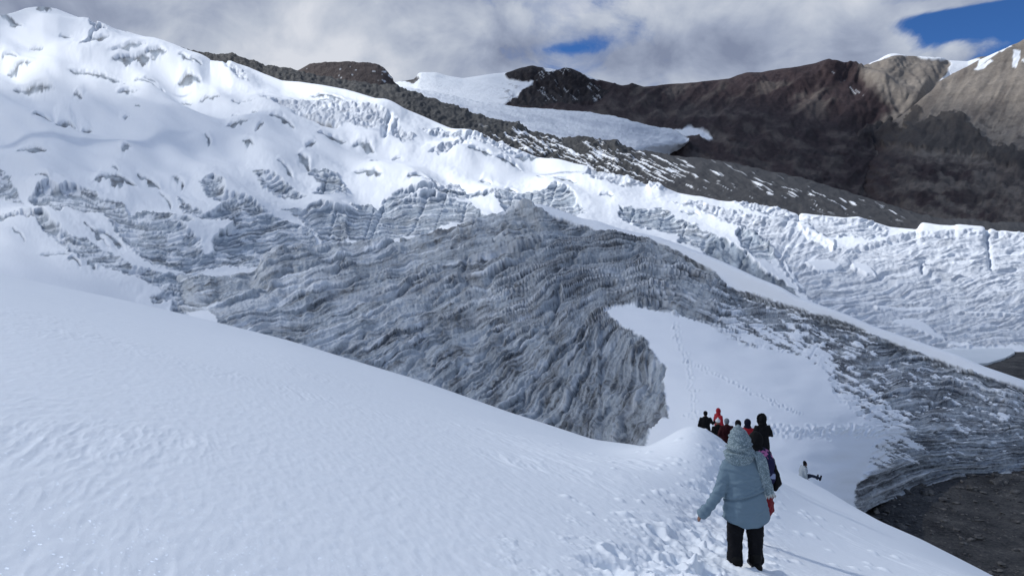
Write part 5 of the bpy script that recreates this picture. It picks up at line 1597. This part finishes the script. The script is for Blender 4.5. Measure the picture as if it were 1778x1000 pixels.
sm_ = fuse(bm, .0075, 3, sweater_fold)
flare_bottom(sm_)
sw = add_child(W, 'sweater', sm_, SWEAT)
bm = bmesh.new()
for sx_, (pts_) in (( -1, [(1279, 880, 0), (1277.5, 905, .01), (1277, 930, .02), (1276.5, 955, .01), (1276, 978, 0)]), (1, [(1309, 880, 0), (1310, 905, 0), (1311.5, 930, .01), (1313, 955, .02), (1314, 975, .03)])):
    tube(bm, [wp_(*p) for p in pts_], [.106, .098, .086, .080, .086], n=20)
tube(bm, [wp_(1293, 885), wp_(1293, 865), wp_(1292, 850)], [(.20, .14), (.2, .14), (.18, .13)], side=(1, 0, 0), n=20)
add_child(W, 'trousers', fuse(bm, .008, 3, folds(.008, 91, 6, 11)), BLACK2)
bm = bmesh.new()
for (cx_, cy_, yy_) in ((1276, 986, 0), (1313, 981, .03)):
    c_ = Vector(wp_(cx_, cy_, yy_))
    tube(bm, [c_ + Vector((0, -.10, -.01)), c_ + Vector((0, 0, .01)), c_ + Vector((0, .14, -.02))], [(.052, .055), (.06, .06), (.055, .04)], side=(1, 0, 0))
    tube(bm, [c_ + Vector((0, -.03, .02)), c_ + Vector((0, -.03, .13))], [.062, .066])
add_child(W, 'boots', fuse(bm, .008, 2), BOOTM)
# headscarf: cap over the head, then the loose cowl round the neck
bm = bmesh.new()
hr = [(739, 1281.5, .022, .03, .0), (743, 1281.5, .055, .06, .0), (749, 1282, .086, .095, .0), (757, 1283, .112, .120, .005), (766, 1284, .128, .132, .005), (775, 1284.5, .135, .135, .0), (782, 1284, .145, .14, -.01)]
tube(bm, [wp_(c, y_, yo) for y_, c, rx, ry, yo in hr], [(rx, ry) for y_, c, rx, ry, yo in hr], side=(1, 0, 0), n=28)
cr_ = [(776, 1284, .135, .13, -.01), (781, 1283.5, .158, .15, -.02), (786, 1283, .172, .16, -.03), (790.5, 1283, .168, .158, -.035)]
tube(bm, [wp_(c, y_, yo) for y_, c, rx, ry, yo in cr_], [(rx, ry) for y_, c, rx, ry, yo in cr_], side=(1, 0, 0), n=28)


def scarf_fold(x, y, z):
    r = .003 * fbm(x * 12, z * 20, 3, 77)
    for k_, (z0, sl, a_, w_) in enumerate(((1.405, .10, .014, .010), (1.365, -.16, .011, .010), (1.335, .05, .010, .008), (1.45, .35, .007, .012), (1.50, -.45, .006, .014), (1.42, -.5, .007, .010))):
        q_ = z - z0 - sl * x - .012 * np.sin(x * 17 + k_ * 2)
        r += a_ * np.exp(-(q_ / w_) ** 2) - a_ * np.exp(-((q_ + .020) / w_) ** 2)
    return r


add_child(W, 'headscarf', fuse(bm, .006, 3, scarf_fold), SCARF)
# hanging end of the scarf, over the right shoulder and arm
bm = bmesh.new()
tail = [(1300, 784, -.10, .05), (1309, 783, -.115, .055), (1314, 792, -.15, .058), (1318, 806, -.135, .060), (1322, 822, -.10, .062), (1327, 838, -.08, .060), (1331, 848, -.06, .058), (1333, 854, -.05, .060)]
tube(bm, [wp_(a, b2, c) for a, b2, c, w_ in tail], [(w_, .022) for a, b2, c, w_ in tail], side=(1, .1, 0), n=24)
add_child(W, 'scarf_end', fuse(bm, .006, 2, lambda x, y, z: .006 * np.sin((x - .22 * (1.3 - z)) * 110 + 2 * np.sin(z * 9)) + .003 * fbm(x * 20, z * 20, 2, 79)), SCARF)
bm = bmesh.new()
rs_ = random.Random(5)
for i in range(17):
    u = i / 16 * 2 - 1
    p0_ = Vector(wp_(1333 + u * 8.5, 854 - u * 1.5, -.055))
    p1_ = p0_ + Vector((.006 + u * .01 + rs_.uniform(-.006, .006), rs_.uniform(-.012, .004), -.05 + rs_.uniform(-.006, .01)))
    tube(bm, [p0_, p0_.lerp(p1_, .5) + Vector((rs_.uniform(-.003, .003), 0, 0)), p1_], [.0055, .0045, .003], n=6)
bmesh.ops.recalc_face_normals(bm, faces=bm.faces)
fm = bpy.data.meshes.new('fringe')
bm.to_mesh(fm)
bm.free()
add_child([c for c in W.children if c.name.startswith('scarf_end')][0], 'fringe', fm, FRINGE)
